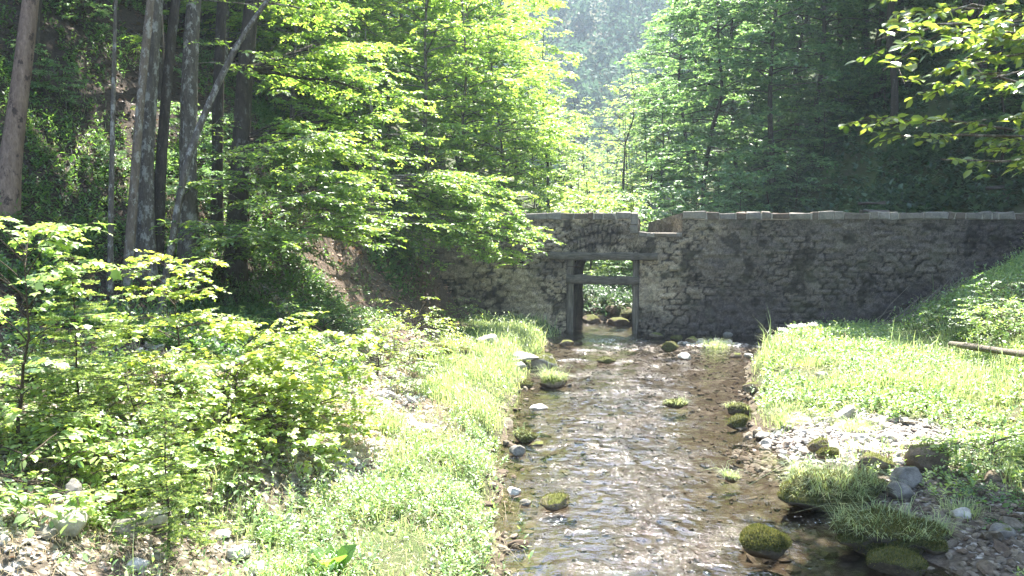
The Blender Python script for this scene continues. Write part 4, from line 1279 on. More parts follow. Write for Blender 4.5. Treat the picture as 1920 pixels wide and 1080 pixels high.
# low bright branches reaching over the wall end
b112 = at(690, 24.6)
tk = b112 + np.array([[0, 0, -.2], [.1, 0, 1.0], [.2, -.1, 2.0], [.2, -.1, 3.2], [.1, 0, 4.8], [0, 0, 6.2]])
ex = [limb_to(tk[k], px, py, .5 * Y + 14.2, .1) for (k, px, py, Y) in ((1, 1000, 440, 23), (1, 960, 470, 22.5), (2, 930, 380, 23.5), (1, 860, 440, 21.5), (1, 820, 490, 21.5), (2, 860, 330, 23.5), (2, 780, 400, 21.5),
      (1, 900, 480, 23.4), (2, 960, 410, 24), (3, 800, 260, 23), (3, 700, 280, 21.5), (1, 740, 470, 21), (2, 700, 380, 21), (1, 640, 420, 21.5), (1, 780, 440, 23), (1, 980, 425, 24.5), (1, 900, 430, 24.5), (2, 850, 400, 25), (1, 820, 450, 24), (2, 740, 350, 24), (1, 940, 490, 24), (2, 900, 340, 25), (2, 960, 360, 25.5), (3, 760, 300, 24.5), (1, 720, 460, 22.5))]
wd, cr = grow(112, tk, [.09, .085, .07, .055, .03, .01], ex, .1, RH, nl=9, sub=.22, tw=3.4)
r = tag(link('beech_tree', None, None, b112), 'low spreading beech with bright yellow-green boughs hanging in front of the left wall end', 'tree')
link('trunk', wd.mesh('trunk', M['bark_grey'], True, b112), r); link('crown', cr.mesh('crown', M['bright'], False, b112), r)

# --- forest kinds, built once and copied
pool = {}


def proto(kind):
    """First use of a kind builds it, every later use copies it with its trunk and crown."""
    k, var = kind
    if kind not in pool:
        sd = 300 + 17 * var
        if k == 'bright_broadleaf': pool[kind] = (std_tree(sd, 12, .1, .1, 2.7, 66, .135, sub=.38, tw=2.8, nl=8), 'bark_grey', 'bright', 12)
        elif k == 'slender_broadleaf': pool[kind] = (std_tree(sd + 1, 13, .1, .2, 1.7, 34, .11, rise=.7, sub=.4, tw=2.2, nl=7), 'bark_dark', 'hazel', 13)
        elif k == 'shade_broadleaf': pool[kind] = (std_tree(sd + 2, 15, .14, .07, 3.1, 84, .16, rise=.3, droop=.35, sub=.42, tw=2.6, nl=8), 'bark_dark', 'bluish', 15)
        elif k == 'tall_canopy': pool[kind] = (std_tree(sd + 3, 20, .2, .42, 4.0, 54, .26, rise=.45, sub=.5, tw=2.4, nl=8, twl=.5), 'bark_dark', 'beech', 20)
        elif k == 'spruce': pool[kind] = (spruce(sd + 4, 22, 3.0, .22), 'bark_dark', 'needle', 22)
        elif k == 'bush': pool[kind] = (std_tree(sd + 5, 2.6, .03, .1, 1.2, 26, .12, sub=.28, tw=2.4, nl=7, twl=.3), 'twig', 'bluish', 2.6)
        elif k == 'bright_bush': pool[kind] = (std_tree(sd + 6, 2.6, .03, .1, 1.2, 26, .11, sub=.28, tw=2.4, nl=7, twl=.3), 'twig', 'hazel', 2.6)
        (wd, cr), bm_, lm_, hgt = pool[kind]
        nm = {'bright_broadleaf': 'beech_tree', 'slender_broadleaf': 'alder_tree', 'shade_broadleaf': 'maple_tree', 'tall_canopy': 'beech_tree', 'spruce': 'spruce_tree', 'bush': 'shrub', 'bright_bush': 'shrub'}[k]
        r = link(nm, None)
        link('trunk', wd.mesh('trunk', M[bm_], True), r); link('crown', cr.mesh('crown', M[lm_], False), r)
        pool[kind] = [r, hgt, True]
        return pool[kind]
    return pool[kind]


_rt = np.random.default_rng(77)


def wood_tree(kind, px, Y, hgt, label, group, cat='tree', var=None, x=None):
    var = int(_rt.integers(0, 2)) if var is None else var
    e = proto((kind, var))
    p = at(px, Y) if x is None else np.array([x, Y, float(H(np.array([x]), np.array([Y]))[0])])
    rz, sc = float(_rt.uniform(0, 6.28)), hgt / e[1]
    if e[2]:
        o = e[0]; o.location = [float(v) for v in p]; o.rotation_euler = (0, 0, rz); o.scale = (sc, sc, sc); e[2] = False
    else:
        o = dup(e[0], p, rz, sc)
    for key in ("label", "category", "group"):
        if key in o: del o[key]
    return tag(o, label, cat, group)


LB, GB = 'sunlit yellow-green tree in the bright thicket behind the left half of the dam', 'sunlit trees behind the left half of the dam'
for px, Y, h in ((1000, 37, 8), (945, 34, 11), (900, 38, 14), (850, 33, 12), (800, 31, 12), (740, 35, 14), (680, 31, 13), (620, 34, 14), (870, 44, 17), (780, 42, 17), (700, 44, 18),
                 (960, 46, 14), (1005, 52, 13), (560, 32, 13), (520, 38, 16), (600, 42, 17), (830, 55, 20), (920, 60, 22), (470, 33, 13), (430, 27, 9.5), (385, 29, 10.5), (505, 28.5, 10), (340, 33, 10), (548, 27, 9), (455, 37, 13), (300, 36, 10), (720, 56, 20)):
    wood_tree('bright_broadleaf', px, Y, h, LB, GB)
LS, GS = 'slender airy young tree above the dam in the gap of the valley', 'slender trees in the valley gap'
for px, Y, h in ((1028, 42, 13), (1042, 50, 9), (1085, 58, 8), (1108, 48, 6), (1130, 66, 8.5), (1162, 46, 11), (1195, 62, 8.5), (1218, 50, 9), (1075, 40, 5.5), (1150, 80, 9), (1110, 95, 8), (1070, 62, 8), (1098, 55, 7), (1140, 58, 8), (1180, 54, 8), (1120, 72, 9), (1062, 74, 12), (1200, 72, 13), (1052, 44, 8), (1072, 50, 10.5), (1102, 57, 10), (1134, 61, 11), (1158, 52, 9.5), (1192, 58, 11), (1216, 64, 12.5), (1048, 62, 13), (1115, 45, 7.5), (1225, 90, 15), (1005, 75, 18)):
    wood_tree('slender_broadleaf', px, Y, h, LS, GS)
LD, GD = 'shaded blue-green tree with layered boughs behind the right half of the dam', 'shaded trees behind the right half of the dam'
for px, Y, h in ((1240, 46, 9), (1272, 52, 15), (1330, 41, 14), (1365, 52, 17), (1400, 60, 20), (1445, 39, 15), (1425, 58, 19), (1500, 47, 16), (1535, 43, 15), (1480, 66, 22), (1300, 66, 20), (1560, 55, 17), (1350, 80, 25), (1250, 84, 20), (1455, 85, 26)):
    wood_tree('shade_broadleaf', px, Y, h, LD, GD)
for x, Y, h in ((16.8, 29.8, 6), (19, 28.8, 8)):
    wood_tree('shade_broadleaf', 0, Y, h, LD, GD, x=x)
LC, GC = 'dark spruce on the shaded hillside behind the right end of the dam', 'spruces on the shaded right hillside'
for px, Y, h in ((1612, 52, 24), (1652, 56, 25), (1700, 62, 25), (1760, 60, 26), (1830, 58, 25), (1900, 56, 24), (1580, 68, 26), (1680, 78, 26), (1780, 76, 26), (1540, 84, 28), (1640, 90, 27), (1960, 66, 24), (1880, 72, 24), (1990, 50, 22), (1500, 100, 28), (1420, 110, 28)):
    wood_tree('spruce', px, Y, h, LC, GC)
LU, GU = 'tall forest tree with its crown above the picture on the steep left hillside', 'tall trees up the left hillside'
for x, Y, h in ((-9, 22, 15), (-11.8, 18.2, 14), (-13.5, 16.5, 15), (-11.5, 20.5, 17), (-13, 24, 17), (-10.5, 27, 18), (-15.5, 19.5, 17), (-17, 28, 18), (-13, 31, 18), (-19, 23, 17), (-16, 35, 18), (-12, 22.5, 16), (-14.5, 27, 17), (-17.5, 32, 18), (-21, 27, 17)):
    wood_tree('tall_canopy', 0, Y, h, LU, GU, x=x)
LV, GV = 'tall dark tree high on the right hillside', 'tall trees on the right hillside'
for x, Y, h in ((19, 36, 18), (22, 41, 18), (17.5, 43, 17), (25, 36, 18), (27, 45, 18), (21, 48, 18), (31, 40, 18), (20.5, 31.5, 16), (25, 31, 16), (19, 26, 14), (15.5, 35, 15), (16.5, 39.5, 16), (23, 33.5, 17), (18, 47, 18), (29, 33, 17), (28, 50, 18), (18, 33, 15), (22, 37.5, 17), (34, 46, 18), (24, 53, 18)):
    wood_tree('tall_canopy', 0, Y, h, LV, GV, x=x)
LBu, GBu = 'dark leafy bush just behind the dam crest', 'bushes behind the right half of the dam'
for px, Y, h in ((1140, 41, 3), (1165, 34, 1.3), (1178, 33, 1), (1148, 37, 1.4), (1125, 40, 2), (1195, 38, 2.2), (1105, 46, 2.4), (1230, 35, 3.4), (1262, 38, 3.6), (1300, 35, 3.2), (1345, 37, 3), (1390, 35, 2.6), (1440, 36, 2.8), (1490, 35, 2.6), (1535, 37, 2.8), (1205, 42, 4), (1320, 44, 4), (1410, 44, 4), (1470, 46, 4), (1570, 40, 3),
                 (1160, 50, 2.5), (1110, 46, 2.6)):
    wood_tree('bush', px, Y, h, LBu, GBu, 'bush')
LBr, GBr = 'bright leafy bush behind the left half of the dam crest', 'bushes behind the left half of the dam'
for px, Y, h in ((880, 32.5, 3.6), (930, 34, 4), (985, 35, 4), (1030, 36, 4.2), (1070, 38, 4.2), (1110, 37, 4), (1150, 40, 3.8), (1185, 40, 3.8), (830, 32, 3), (760, 31, 3), (1050, 46, 5), (1130, 52, 5)):
    wood_tree('bright_bush', px, Y, h, LBr, GBr, 'bush')
LH, GH = 'low dark shrub clinging to the shaded slope behind the right end of the dam', 'shrubs on the shaded right slope'
for i in range(26):
    px, Y = 1570 + 380 * _rt.random(), 36 + 16 * _rt.random()
    wood_tree('bush', px, Y, float(_rt.uniform(1.5, 3)), LH, GH, 'shrub')

LL, GL = 'small dark shrub on the shaded slope behind the left trunks', 'shrubs on the shaded left slope'
for i in range(18):
    px, Y = 20 + 420 * _rt.random(), 17 + 9 * _rt.random()
    wood_tree('bush', px, Y, float(_rt.uniform(.7, 1.5)), LL, GL, 'shrub')

# distant forest that reads as one mass: crowns of leaf clumps over the head of the valley
ff = Buf(); rg = np.random.default_rng(9)
n = 2600
x, y = rg.uniform(-70, 150, n), rg.uniform(125, 420, n)
k = (np.abs(x / y - .08) < .34); x, y = x[k], y[k]; z = H(x, y)
for i in range(len(x)):
    hgt, R = rg.uniform(9, 17), rg.uniform(2.4, 4.2)
    m = 90
    d = nrm(rg.normal(size=(m, 3))) * (rg.random((m, 1)) ** .4)
    Pp = np.array([x[i], y[i], z[i] + hgt * .58]) + d * np.array([R, R, hgt * .46])
    leaves(ff, Pp, rg.normal(size=(m, 3)), d + rg.normal(0, .5, (m, 3)) + np.array([0, 0, .4]), rg.uniform(.9, 2.0, m), RH, np.full(m, rg.random()) * .6 + rg.random(m) * .4)
stuff('distant_forest', ff, 'far', 'hazy wooded mountainside closing the valley', 'forest')

# --- near shrubs and saplings on the left terrace
def shrub(seed, px, py, top_py, R, leaf_, tm, mat, label, nlimb=22, name='shrub', rise=.5, c0=.2, nl=7, sub=.25, tw=2.4, twl=.28, lean=(0, 0), stems=1, cat='bush', Y=None, bare=0, flat=.35):
    leaf = leaf_ * .72; sub, tw, nl = sub * .82, tw * 1.25, nl + 1
    p = hit(px, py) if Y is None else at(px, Y)
    d = ray(px, top_py); Ht = EYE[2] + d[2] * p[1] / d[1] - p[2]
    rng = np.random.default_rng(seed)
    wd, cr = Buf(), Buf()
    for s in range(stems):
        ln = (lean[0] + (rng.normal(0, .22) if stems > 1 else 0), lean[1] + (rng.normal(0, .22) if stems > 1 else 0))
        hh = Ht * (1 if s == 0 else rng.uniform(.6, .95))
        tk = straight(rng, hh, ln, .015)
        w_, c_ = grow(seed + s, tk, np.linspace(1, .15, 9) * .0085 * (hh + .5), limb_table(rng, tk, max(6, nlimb // stems), c0, R, rise, .3, .5), leaf, tm, nl, sub, tw=tw, twl=twl, flat=flat, trunk_k=7, twig_r=.002, bare=bare)
        for bfrom, bto in ((w_, wd), (c_, cr)):
            off = bto.n
            bto.V += bfrom.V; bto.A += bfrom.A
            bto.T += [t + off for t in bfrom.T]; bto.Q += [q_ + off for q_ in bfrom.Q]; bto.n += bfrom.n
    return plant(name, wd, cr, 'twig', mat, label, cat, None, p, ('stem', 'leaves'))


shrub(401, 45, 860, 408, .62, .11, MP, 'hazel', 'tall lanky sapling with lobed leaves at the left edge', 24, 'maple_sapling', .8, .25, 6, lean=(.03, 0), cat='sapling')
shrub(402, 70, 940, 770, .75, .12, OV, 'hazel', 'broad-leaved hazel bush with big round leaves in the bottom left', 26, 'hazel_bush', .4, .15, 6, stems=3)
shrub(403, 20, 800, 690, .7, .1, OV, 'hazel', 'leafy bush at the left edge below the tall lanky sapling', 24, stems=3)
shrub(404, 335, 760, 478, .62, .09, MP, 'maple', 'yellow-green maple sapling standing against the dark trunks', 24, 'maple_sapling', .55, .42, 7, cat='sapling')
shrub(405, 420, 800, 610, .85, .085, MP, 'maple', 'bushy yellow-green maple behind the small spruce', 30, 'maple_bush', .5, .12, 8, stems=3)
shrub(406, 580, 790, 585, .95, .09, MP, 'maple', 'wide bright maple bush with dark forked stems at the end of the row', 34, 'maple_bush', .45, .12, 8, stems=3)
shrub(407, 180, 850, 730, .8, .085, OV, 'maple', 'dense beech bush below the spruce sapling', 30, 'beech_bush', .4, .1, 8, stems=3)
shrub(408, 300, 830, 640, .75, .085, OV, 'hazel', 'green bush in the middle of the left thicket', 28, 'beech_bush', .4, .1, 8, stems=3)
shrub(409, 240, 900, 800, .6, .09, MP, 'hazel', 'low leafy maple at the front of the left thicket', 22, 'maple_sapling', .35, .1, 7, stems=2, cat='sapling')
shrub(410, 510, 830, 720, .7, .085, MP, 'maple', 'low yellow maple bush over the white scree', 22, 'maple_bush', .3, .1, 7, stems=2)
shrub(411, 110, 850, 745, .7, .09, OV, 'hazel', 'leafy bush under the spruce sapling with pale highlights', 26, 'beech_bush', .4, .1, 7, stems=3)
shrub(412, 800, 690, 535, .8, .075, RH, 'maple', 'yellowish bush at the wall end of the left bank', 34, 'willow_bush', .7, .1, 8, stems=4)
shrub(413, 700, 705, 585, .85, .075, OV, 'hazel', 'green bush between the yellowish bush and the maple row', 30, 'hazel_bush', .4, .1, 8, stems=4)
shrub(414, 610, 640, 520, .85, .075, RH, 'dark', 'darker green bush at the foot of the shaded hillside', 30, 'hazel_bush', .5, .1, 8, stems=3)
shrub(415, 520, 660, 560, .7, .075, RH, 'beech', 'leafy bush behind the bright maples below the hillside', 26, 'beech_bush', .5, .1, 8, stems=3)
shrub(416, 760, 690, 620, .6, .065, RH, 'herb', 'low grey-green bush at the edge of the grass strip', 26, 'willow_bush', .4, .08, 8, stems=4)
shrub(417, 470, 740, 620, .75, .085, MP, 'maple', 'bright maple seedling clump behind the forked maple', 26, 'maple_bush', .4, .1, 8, stems=3)
shrub(418, 250, 740, 650, .7, .085, OV, 'maple', 'bright low bush right of the spruce sapling', 26, 'beech_bush', .4, .1, 8, stems=3)
shrub(419, 380, 890, 850, .35, .08, OV, 'herb', 'small leafy seedling on the litter below the spruce', 12, 'seedling', .4, .1, 6)
shrub(420, 660, 640, 560, .6, .07, RH, 'hazel', 'small airy bush on the bank below the hanging beech boughs', 22, 'hazel_bush', .5, .1, 7, stems=3)
shrub(421, 860, 630, 560, .5, .06, RH, 'bright', 'small bright bush against the dark foot of the dam', 22, 'willow_bush', .6, .1, 7, stems=3)
shrub(422, 350, 880, 790, .45, .08, MP, 'hazel', 'young maple at the front right of the small spruce', 16, 'maple_sapling', .4, .15, 7, cat='sapling')
shrub(423, 1860, 620, 520, .9, .08, OV, 'dark', 'leafy bush on the shaded slope at the right end of the dam', 30, 'hazel_bush', .5, .1, 7, stems=4)
shrub(424, 1905, 640, 545, .7, .08, OV, 'hazel', 'sunlit bush at the right edge above the log', 26, 'hazel_bush', .5, .1, 7, stems=3)
shrub(425, 1780, 610, 555, .7, .08, OV, 'dark', 'low dark bush on the slope against the dam', 26, 'hazel_bush', .4, .1, 7, stems=3)
shrub(426, 1860, 880, 770, .6, .09, OV, 'hazel', 'leafy plant clump at the right edge above the shaded stones', 26, 'hazel_bush', .4, .1, 7, stems=4)
shrub(427, 1905, 960, 880, .6, .08, OV, 'dark', 'dark leafy clump at the right edge in the shade', 24, 'hazel_bush', .4, .1, 7, stems=3)


def young_spruce(seed, px, Y, top_py, R, label, step=.13, nb=7):
    p = at(px, Y); d = ray(px, top_py); Ht = EYE[2] + d[2] * p[1] / d[1] - p[2]
    rng = np.random.default_rng(seed); wd, cr = Buf(), Buf()
    tk = straight(rng, Ht, (0, 0), .006); tubes(wd, tk, .018 * np.linspace(1, .15, 9), 7)
    zs = np.arange(.15 * Ht, Ht * .97, step); zz = np.repeat(zs, nb) + rng.normal(0, .02, len(zs) * nb); n = len(zz)
    L = R * np.clip(1 - zz / Ht, 0, 1) ** .8 * rng.uniform(.75, 1.1, n) + .05; az = rng.uniform(0, 6.28, n)
    s = np.linspace(0, 1, 5)[None]
    P = np.stack([np.interp(zz, tk[:, 2], tk[:, 0])[:, None] + np.cos(az)[:, None] * L[:, None] * s, np.interp(zz, tk[:, 2], tk[:, 1])[:, None] + np.sin(az)[:, None] * L[:, None] * s,
                  zz[:, None] + L[:, None] * (.12 * s - .12 * s ** 2)], -1)
    tubes(wd, P, np.full((n, 5), .004) * (1.1 - s), 4)
    k = np.maximum(2, (L / .06).astype(int)); ix = np.repeat(np.arange(n), k); m = len(ix)
    us = rng.uniform(.15, 1, m); B = lerp_poly(P, ix, us)
    a = az[ix] + np.where(rng.random(m) < .5, 1, -1) * rng.uniform(.5, 1.0, m); l2 = (.2 * L[ix] * (1.2 - us) + .05) * rng.uniform(.7, 1.3, m)
    D = nrm(np.stack([np.cos(a), np.sin(a), rng.normal(-.05, .12, m)], -1))
    SB = np.concatenate([B, P[:, 2]]); SD = np.concatenate([D, nrm(P[:, 4] - P[:, 2])]); SLn = np.concatenate([l2, L * .5])
    tubes(wd, np.stack([SB, SB + SD * SLn[:, None]], 1), np.full((len(SB), 2), .0022), 3)
    q = np.maximum(12, (SLn / .0026).astype(int)); jx = np.repeat(np.arange(len(SB)), q); mm = len(jx)
    t = rng.random(mm); C0 = SB[jx] + SD[jx] * (SLn[jx] * t)[:, None]
    rd = rng.normal(size=(mm, 3)); rd[:, 2] = np.abs(rd[:, 2]) * .6; DD = nrm(nrm(rd) + SD[jx] * .8)
    tm = (np.array([[0, .14, 0], [0, -.14, 0], [1, 0, 0]]), [[0, 1, 2]], [])
    leaves(cr, C0, DD, rng.normal(size=(mm, 3)), .027 * rng.uniform(.7, 1.3, mm), tm, np.clip(t + rng.normal(0, .2, mm), 0, 1))
    return plant('spruce_sapling', wd, cr, 'twig', 'needle_young', label, 'sapling', None, p, ('stem', 'needles'))


young_spruce(451, 138, 9.0, 472, .95, 'young spruce with level tiers of pale green needles before the dark slope')
young_spruce(452, 300, 7.6, 735, .5, 'small spruce with yellow-green tips in the left thicket', .1)

# near leafy tree at the right edge: the trunk stands just out of view, boughs hang in
b = np.array([7.4, 8.6, float(H(np.array([7.4]), np.array([8.6]))[0])])
tk = b + np.array([[0, 0, -.3], [-.1, .1, 1.5], [-.15, .3, 3.2], [-.2, .5, 4.8], [-.1, .8, 6.5], [0, 1.0, 8.4], [.1, 1.1, 10.5]])
ex = [limb_to(tk[k], px, py, Y, .1) for (k, px, py, Y) in ((3, 1690, 95, 7.0), (3, 1740, 60, 6.8), (3, 1790, 110, 6.6), (2, 1830, 190, 7.0), (3, 1860, 30, 6.3),
      (2, 1860, 320, 6.4), (2, 1885, 225, 6.8), (3, 1880, 125, 6.6), (3, 1810, 10, 7.0), (2, 1925, 280, 6.5), (3, 1920, 60, 6.2), (4, 1780, -40, 7.4), (2, 1840, 160, 6.2), (3, 1900, 170, 6.3))]
wd, cr = grow(501, tk, [.17, .15, .13, .11, .08, .05, .015], ex, .088, OV, nl=6, sub=.46, sublen=.2, tw=1.35, twl=.22, start=.5, flat=.45, trunk_k=12, twig_r=.004, lrad=.26)
rg = np.random.default_rng(12)
up_l = limb_table(rg, tk[4:], 84, .3, 6.0, .3, .1, az0=1.62, spread=.45)
w2, c2 = grow(502, tk[4:], [.08, .05, .015], up_l, .19, OV, nl=7, sub=.36, tw=2.9, twl=.45, start=.52)
for bfrom, bto in ((w2, wd), (c2, cr)):
    off = bto.n
    bto.V += bfrom.V; bto.A += bfrom.A; bto.T += [t + off for t in bfrom.T]; bto.Q += [q_ + off for q_ in bfrom.Q]; bto.n += bfrom.n
r = tag(link('willow_tree', None, None, b), 'near leafy tree whose boughs hang into the upper right corner', 'tree')
link('trunk', wd.mesh('trunk', M['bark_grey'], True, b), r); link('crown', cr.mesh('crown', M['willow'], False, b), r)

# ------------------------------------------------------------------ log, branches, fence, planks, flowers, fern
p0, p1 = hit(1782, 668), hit(1925, 694)
tt = np.linspace(0, 1, 14)[:, None]
LP = p0 + (p1 + (p1 - p0) * .5 - p0) * tt + np.array([0, 0, .3])
lg = Buf(); tubes(lg, LP, .075 * (1 + .12 * fbm(tt[:, 0] * 9, tt[:, 0] * 0, o=2)), 14, .5, cap=True)
tag(link('log', lg.mesh('log', M['deadwood'])), 'weathered fallen log lying in the right bank grass', 'log')


def stick(pts, r, label, name='branch', cat='branch', mat='deadwood', lift=.05, forks=2, seed=0):
    rng = np.random.default_rng(seed)
    P = np.array([hit(*q_) + np.array([0, 0, lift]) for q_ in pts]); b = Buf()
    t = np.linspace(0, 1, 8); t0 = np.linspace(0, 1, len(P))
    Q = np.stack([np.interp(t, t0, P[:, k]) for k in range(3)], -1) + rng.normal(0, r * .6, (8, 3))
    tubes(b, Q, r * np.linspace(1, .45, 8), 7, cap=True)
    for f in range(forks):
        a = Q[2 + f * 2]; e = a + (Q[-1] - Q[0]) * .3 + rng.normal(0, .12, 3) + np.array([0, 0, .12])
        tubes(b, np.array([a, (a + e) / 2 + rng.normal(0, .02, 3), e]), r * np.array([.6, .45, .2]), 5)
    return tag(link(name, b.mesh(name, M[mat])), label, cat)


stick([(1716, 690), (1745, 698), (1768, 708)], .025, 'thin curved dead branch in the grass left of the log', seed=1)
stick([(250, 690), (290, 672), (320, 700)], .014, 'pale dry twig under the young spruce', lift=.5, seed=2, forks=3)
stick([(1452, 1000), (1480, 1015), (1500, 1030)], .012, 'dark stick caught in the water by the big mossy boulder', mat='twig', seed=3, forks=0)
stick([(60, 470), (130, 440), (190, 430)], .035, 'dead branch lying across the dark slope behind the thin sapling', mat='twig', seed=5)
stick([(120, 330), (150, 300), (195, 290)], .03, 'short broken bough high on the dark slope at the left', mat='deadwood', seed=6)
stick([(690, 520), (740, 545), (800, 500)], .03, 'slanting dead branch on the earthy bank under the hanging boughs', mat='deadwood', seed=7)
bp = Buf(); rg = np.random.default_rng(4)
c = at(1700, 25.2)
n = 46
A = c + np.column_stack([rg.uniform(-1.3, 1.1, n), rg.uniform(-.4, .5, n), np.zeros(n)]); A[:, 2] = H(A[:, 0], A[:, 1]) + rg.uniform(0, .2, n)
a = rg.normal(.55, .25, n); L = rg.uniform(.6, 1.6, n)
Dv = np.column_stack([np.cos(a) * L, rg.normal(0, .15, n), np.sin(a) * L])
tubes(bp, np.stack([A, A + Dv * .5 + rg.normal(0, .05, (n, 3)), A + Dv], 1), np.full((n, 3), .014) * np.array([1, .8, .4]), 5)
tag(link('brushwood_heap', bp.mesh('brushwood_heap', M['deadwood'])), 'heap of dry sticks leaning on the dam beside the right slope', 'brushwood')

# crest behind the right parapet: fence and a stack of boards
fp = np.array([16.8, 29.2]); fz_ = float(H(np.array([fp[0]]), np.array([fp[1]]))[0])
fence = tag(link('wooden_fence', None), 'grey wooden post and rail fence above the right end of the dam', 'fence')
for k in range(3):
    x = fp[0] + 1.2 * k; zb_ = min(float(H(np.array([x]), np.array([fp[1]]))[0]), 3.9) - .2
    beam('post', (x, fp[1], zb_), (x + .03, fp[1], 4.78 - .06 * k), .15, .15, M['timber_post'], fence, 30 + k)
beam('rail', (fp[0] - .1, fp[1] - .1, 4.42), (fp[0] + 2.6, fp[1] - .1, 4.5), .07, .14, M['timber'], fence, 40)
beam('rail', (fp[0] - .6, fp[1] + .13, 4.78), (fp[0] + 1.4, fp[1] + .13, 5.05), .06, .08, M['timber'], fence, 41)
bench = tag(link('plank_bench', None), 'weathered plank bench just showing above the dam crest', 'bench')
bx, by = 12.3, 30.2
for k, (z, w) in enumerate(((4.02, .3), (4.3, .09))):
    beam('seat' if k == 0 else 'backrest', (bx, by + .25 * k, z), (bx + .95, by + .25 * k, z + .02), w, .07, M['timber'], bench, 50 + k)
for x in (bx + .1, bx + .85):
    beam('leg', (x, by + .16, 2.2), (x, by + .16, 3.98), .1, .1, M['timber_post'], bench, 60)

# white umbels by the tip of the right bank
for i, (px, py) in enumerate(((1464, 646), (1482, 643), (1500, 646), (1520, 648))):
    p = hit(px, py + 24); rg = np.random.default_rng(80 + i)
    st_b, fl = Buf(), Buf()
    hgt = .62 + .05 * i
    tubes(st_b, np.array([[0, 0, -.03], [.02, 0, hgt * .5], [.03, .01, hgt]]), np.array([.008, .006, .004]), 6)
    herbs(st_b, np.zeros((3, 3)), rg, 6, .12, .3, LA)
    for q_ in range(16):
        a, rr = q_ * 2.4, .11 * math.sqrt(q_ / 16)
        e = np.array([.03 + rr * math.cos(a), .01 + rr * math.sin(a), hgt + .07 - rr * .2])
        tubes(st_b, np.array([[.03, .01, hgt - .02], e]), np.array([.002, .0015]), 3)
        m = 14
        leaves(fl, e + rg.normal(0, .016, (m, 3)), rg.normal(size=(m, 3)), rg.normal(0, .4, (m, 3)) + np.array([0, 0, 1]), .024, RH, rg.random(m))
    r = tag(link('umbel_plant', None, None, p), 'tall herb with white umbel flowers at the dam end of the right bank', 'flower', 'white umbels on the right bank')
    link('stem', st_b.mesh('stem', M['herb'], True), r); link('flower_head', fl.mesh('flower_head', M['flower'], False), r)

# ferns at the left under the young spruce, big burdock at the bottom, grass tufts
def fern(px, py, label, seed, n=7, L=.55):
    p = hit(px, py); rg = np.random.default_rng(seed); st_b, lf = Buf(), Buf()
    for i in range(n):
        a = i * 6.28 / n + rg.normal(0, .2); s = np.linspace(0, 1, 9); l_ = L * rg.uniform(.8, 1.15)
        Q = np.column_stack([np.cos(a) * l_ * s * .85, np.sin(a) * l_ * s * .85, l_ * (1.0 * s - .65 * s * s)])
        tubes(st_b, Q, .004 * (1.1 - s), 4)
        u = np.repeat(np.linspace(.12, .98, 26), 2); B = np.stack([np.interp(u, s, Q[:, k]) for k in range(3)], -1)
        sd = np.tile([1.0, -1.0], 26); f = np.array([np.cos(a), np.sin(a), 0]); sv = np.array([-np.sin(a), np.cos(a), 0])
        leaves(lf, B, f * .35 + sd[:, None] * sv + np.array([0, 0, -.15]), np.tile([0, 0, 1.0], (52, 1)) + rg.normal(0, .1, (52, 3)), .15 * l_ / .5 * np.sin(np.pi * np.clip(u * .8 + .2, 0, 1)) + .012, LA, rg.random(52))
    r = tag(link('fern', None, None, p), label, 'fern')
    link('stem', st_b.mesh('stem', M['twig']), r); link('fronds', lf.mesh('fronds', M['fern'], False), r)


fern(125, 720, 'dark fern in the hollow under the young spruce', 1, 7, .75)
fern(170, 745, 'small fern right of the dark fern under the spruce', 2, 6, .55)


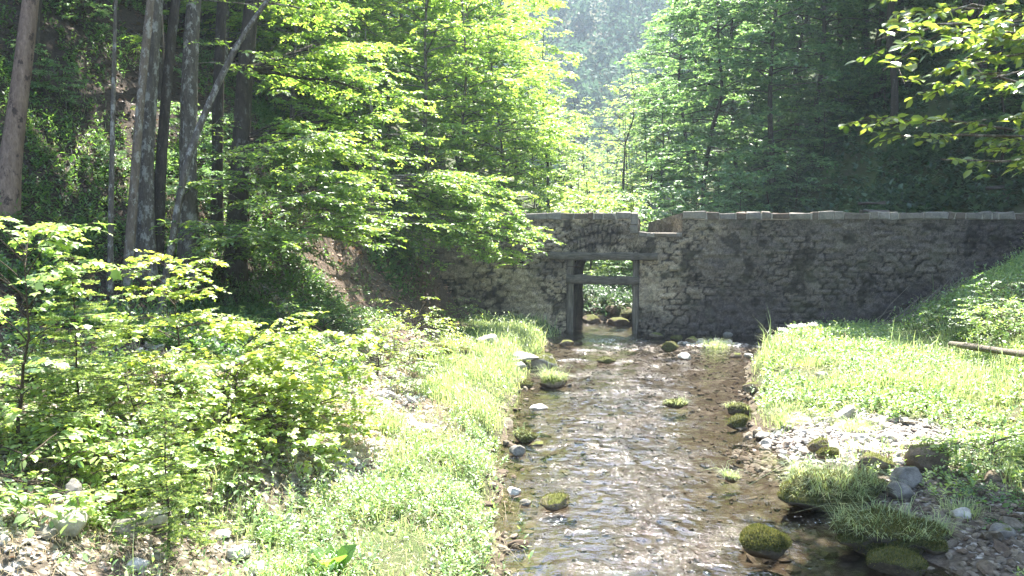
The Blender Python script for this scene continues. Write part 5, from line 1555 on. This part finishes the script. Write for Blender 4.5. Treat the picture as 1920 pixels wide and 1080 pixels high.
def tuft(px, py, n, h, label, seed, w=.009, spread=.12, mat='grass'):
    p = hit(px, py); rg = np.random.default_rng(seed); b = Buf()
    q_ = rg.normal(0, spread, (n, 2)); az = np.arctan2(q_[:, 1], q_[:, 0]) + rg.normal(0, .5, n)
    blades(b, np.column_stack([q_, np.full(n, -.03)]), h * rg.uniform(.5, 1.2, n), w, .75, rg, None, az)
    tag(link('grass_tussock', b.mesh('grass_tussock', M[mat], False), None, p), label, 'grass tuft')


tuft(722, 806, 420, .36, 'lush green grass tuft at the top of the white scree', 1)
tuft(405, 905, 160, .28, 'grass tuft on the litter below the left thicket', 2)
tuft(690, 960, 160, .3, 'thin yellow-green grass tuft in the foreground herbs', 3)
tuft(1480, 792, 350, .26, 'pale grass tuft at the upper edge of the gravel bank', 4, spread=.2)
tuft(1600, 806, 400, .28, 'grass clump hanging over the white gravel', 5, spread=.19)
tuft(1805, 965, 220, .24, 'grass tuft on the shaded stony ground at the right', 6)
tuft(1340, 650, 260, .34, 'dark grass clump on the island below the dam', 7, spread=.2)
tuft(1520, 684, 380, .36, 'thick bright grass clump near the tip of the right bank', 8, spread=.22)
bd = Buf(); rg = np.random.default_rng(3); p = hit(620, 1072)
n = 7; a = np.linspace(0, 5.6, n)
D = np.column_stack([np.cos(a) * .6, np.sin(a) * .6, np.full(n, .7)])
leaves(bd, np.zeros((n, 3)), D, np.array([0, 0, 1.0]) + rg.normal(0, .2, (n, 3)), rg.uniform(.24, .36, n), OV, rg.random(n))
tag(link('broad_leaf_plant', bd.mesh('broad_leaf_plant', M['bright'], False), None, p), 'rosette of large upright bright leaves at the bottom of the left bank', 'plant')

# ------------------------------------------------------------------ air
t = NT('valley_haze')
vol = t.add("VolumePrincipled", {"Color": (.7, .85, 1.0), "Density": .00055, "Anisotropy": .25})
o_ = t.n.new("ShaderNodeOutputMaterial"); t.l.new(vol.outputs[0], o_.inputs["Volume"])
hz = Buf()
X0, X1, Y0, Y1, Z0, Z1 = -302, 332, -62, 482, -2.5, 160
hz.add([[x, y, z] for x in (X0, X1) for y in (Y0, Y1) for z in (Z0, Z1)], None, [[0, 1, 3, 2], [4, 6, 7, 5], [0, 4, 5, 1], [2, 3, 7, 6], [0, 2, 6, 4], [1, 5, 7, 3]])
tag(link('haze', hz.mesh('haze', t.m, False)), 'thin pale haze filling the valley', 'haze', None, 'stuff')
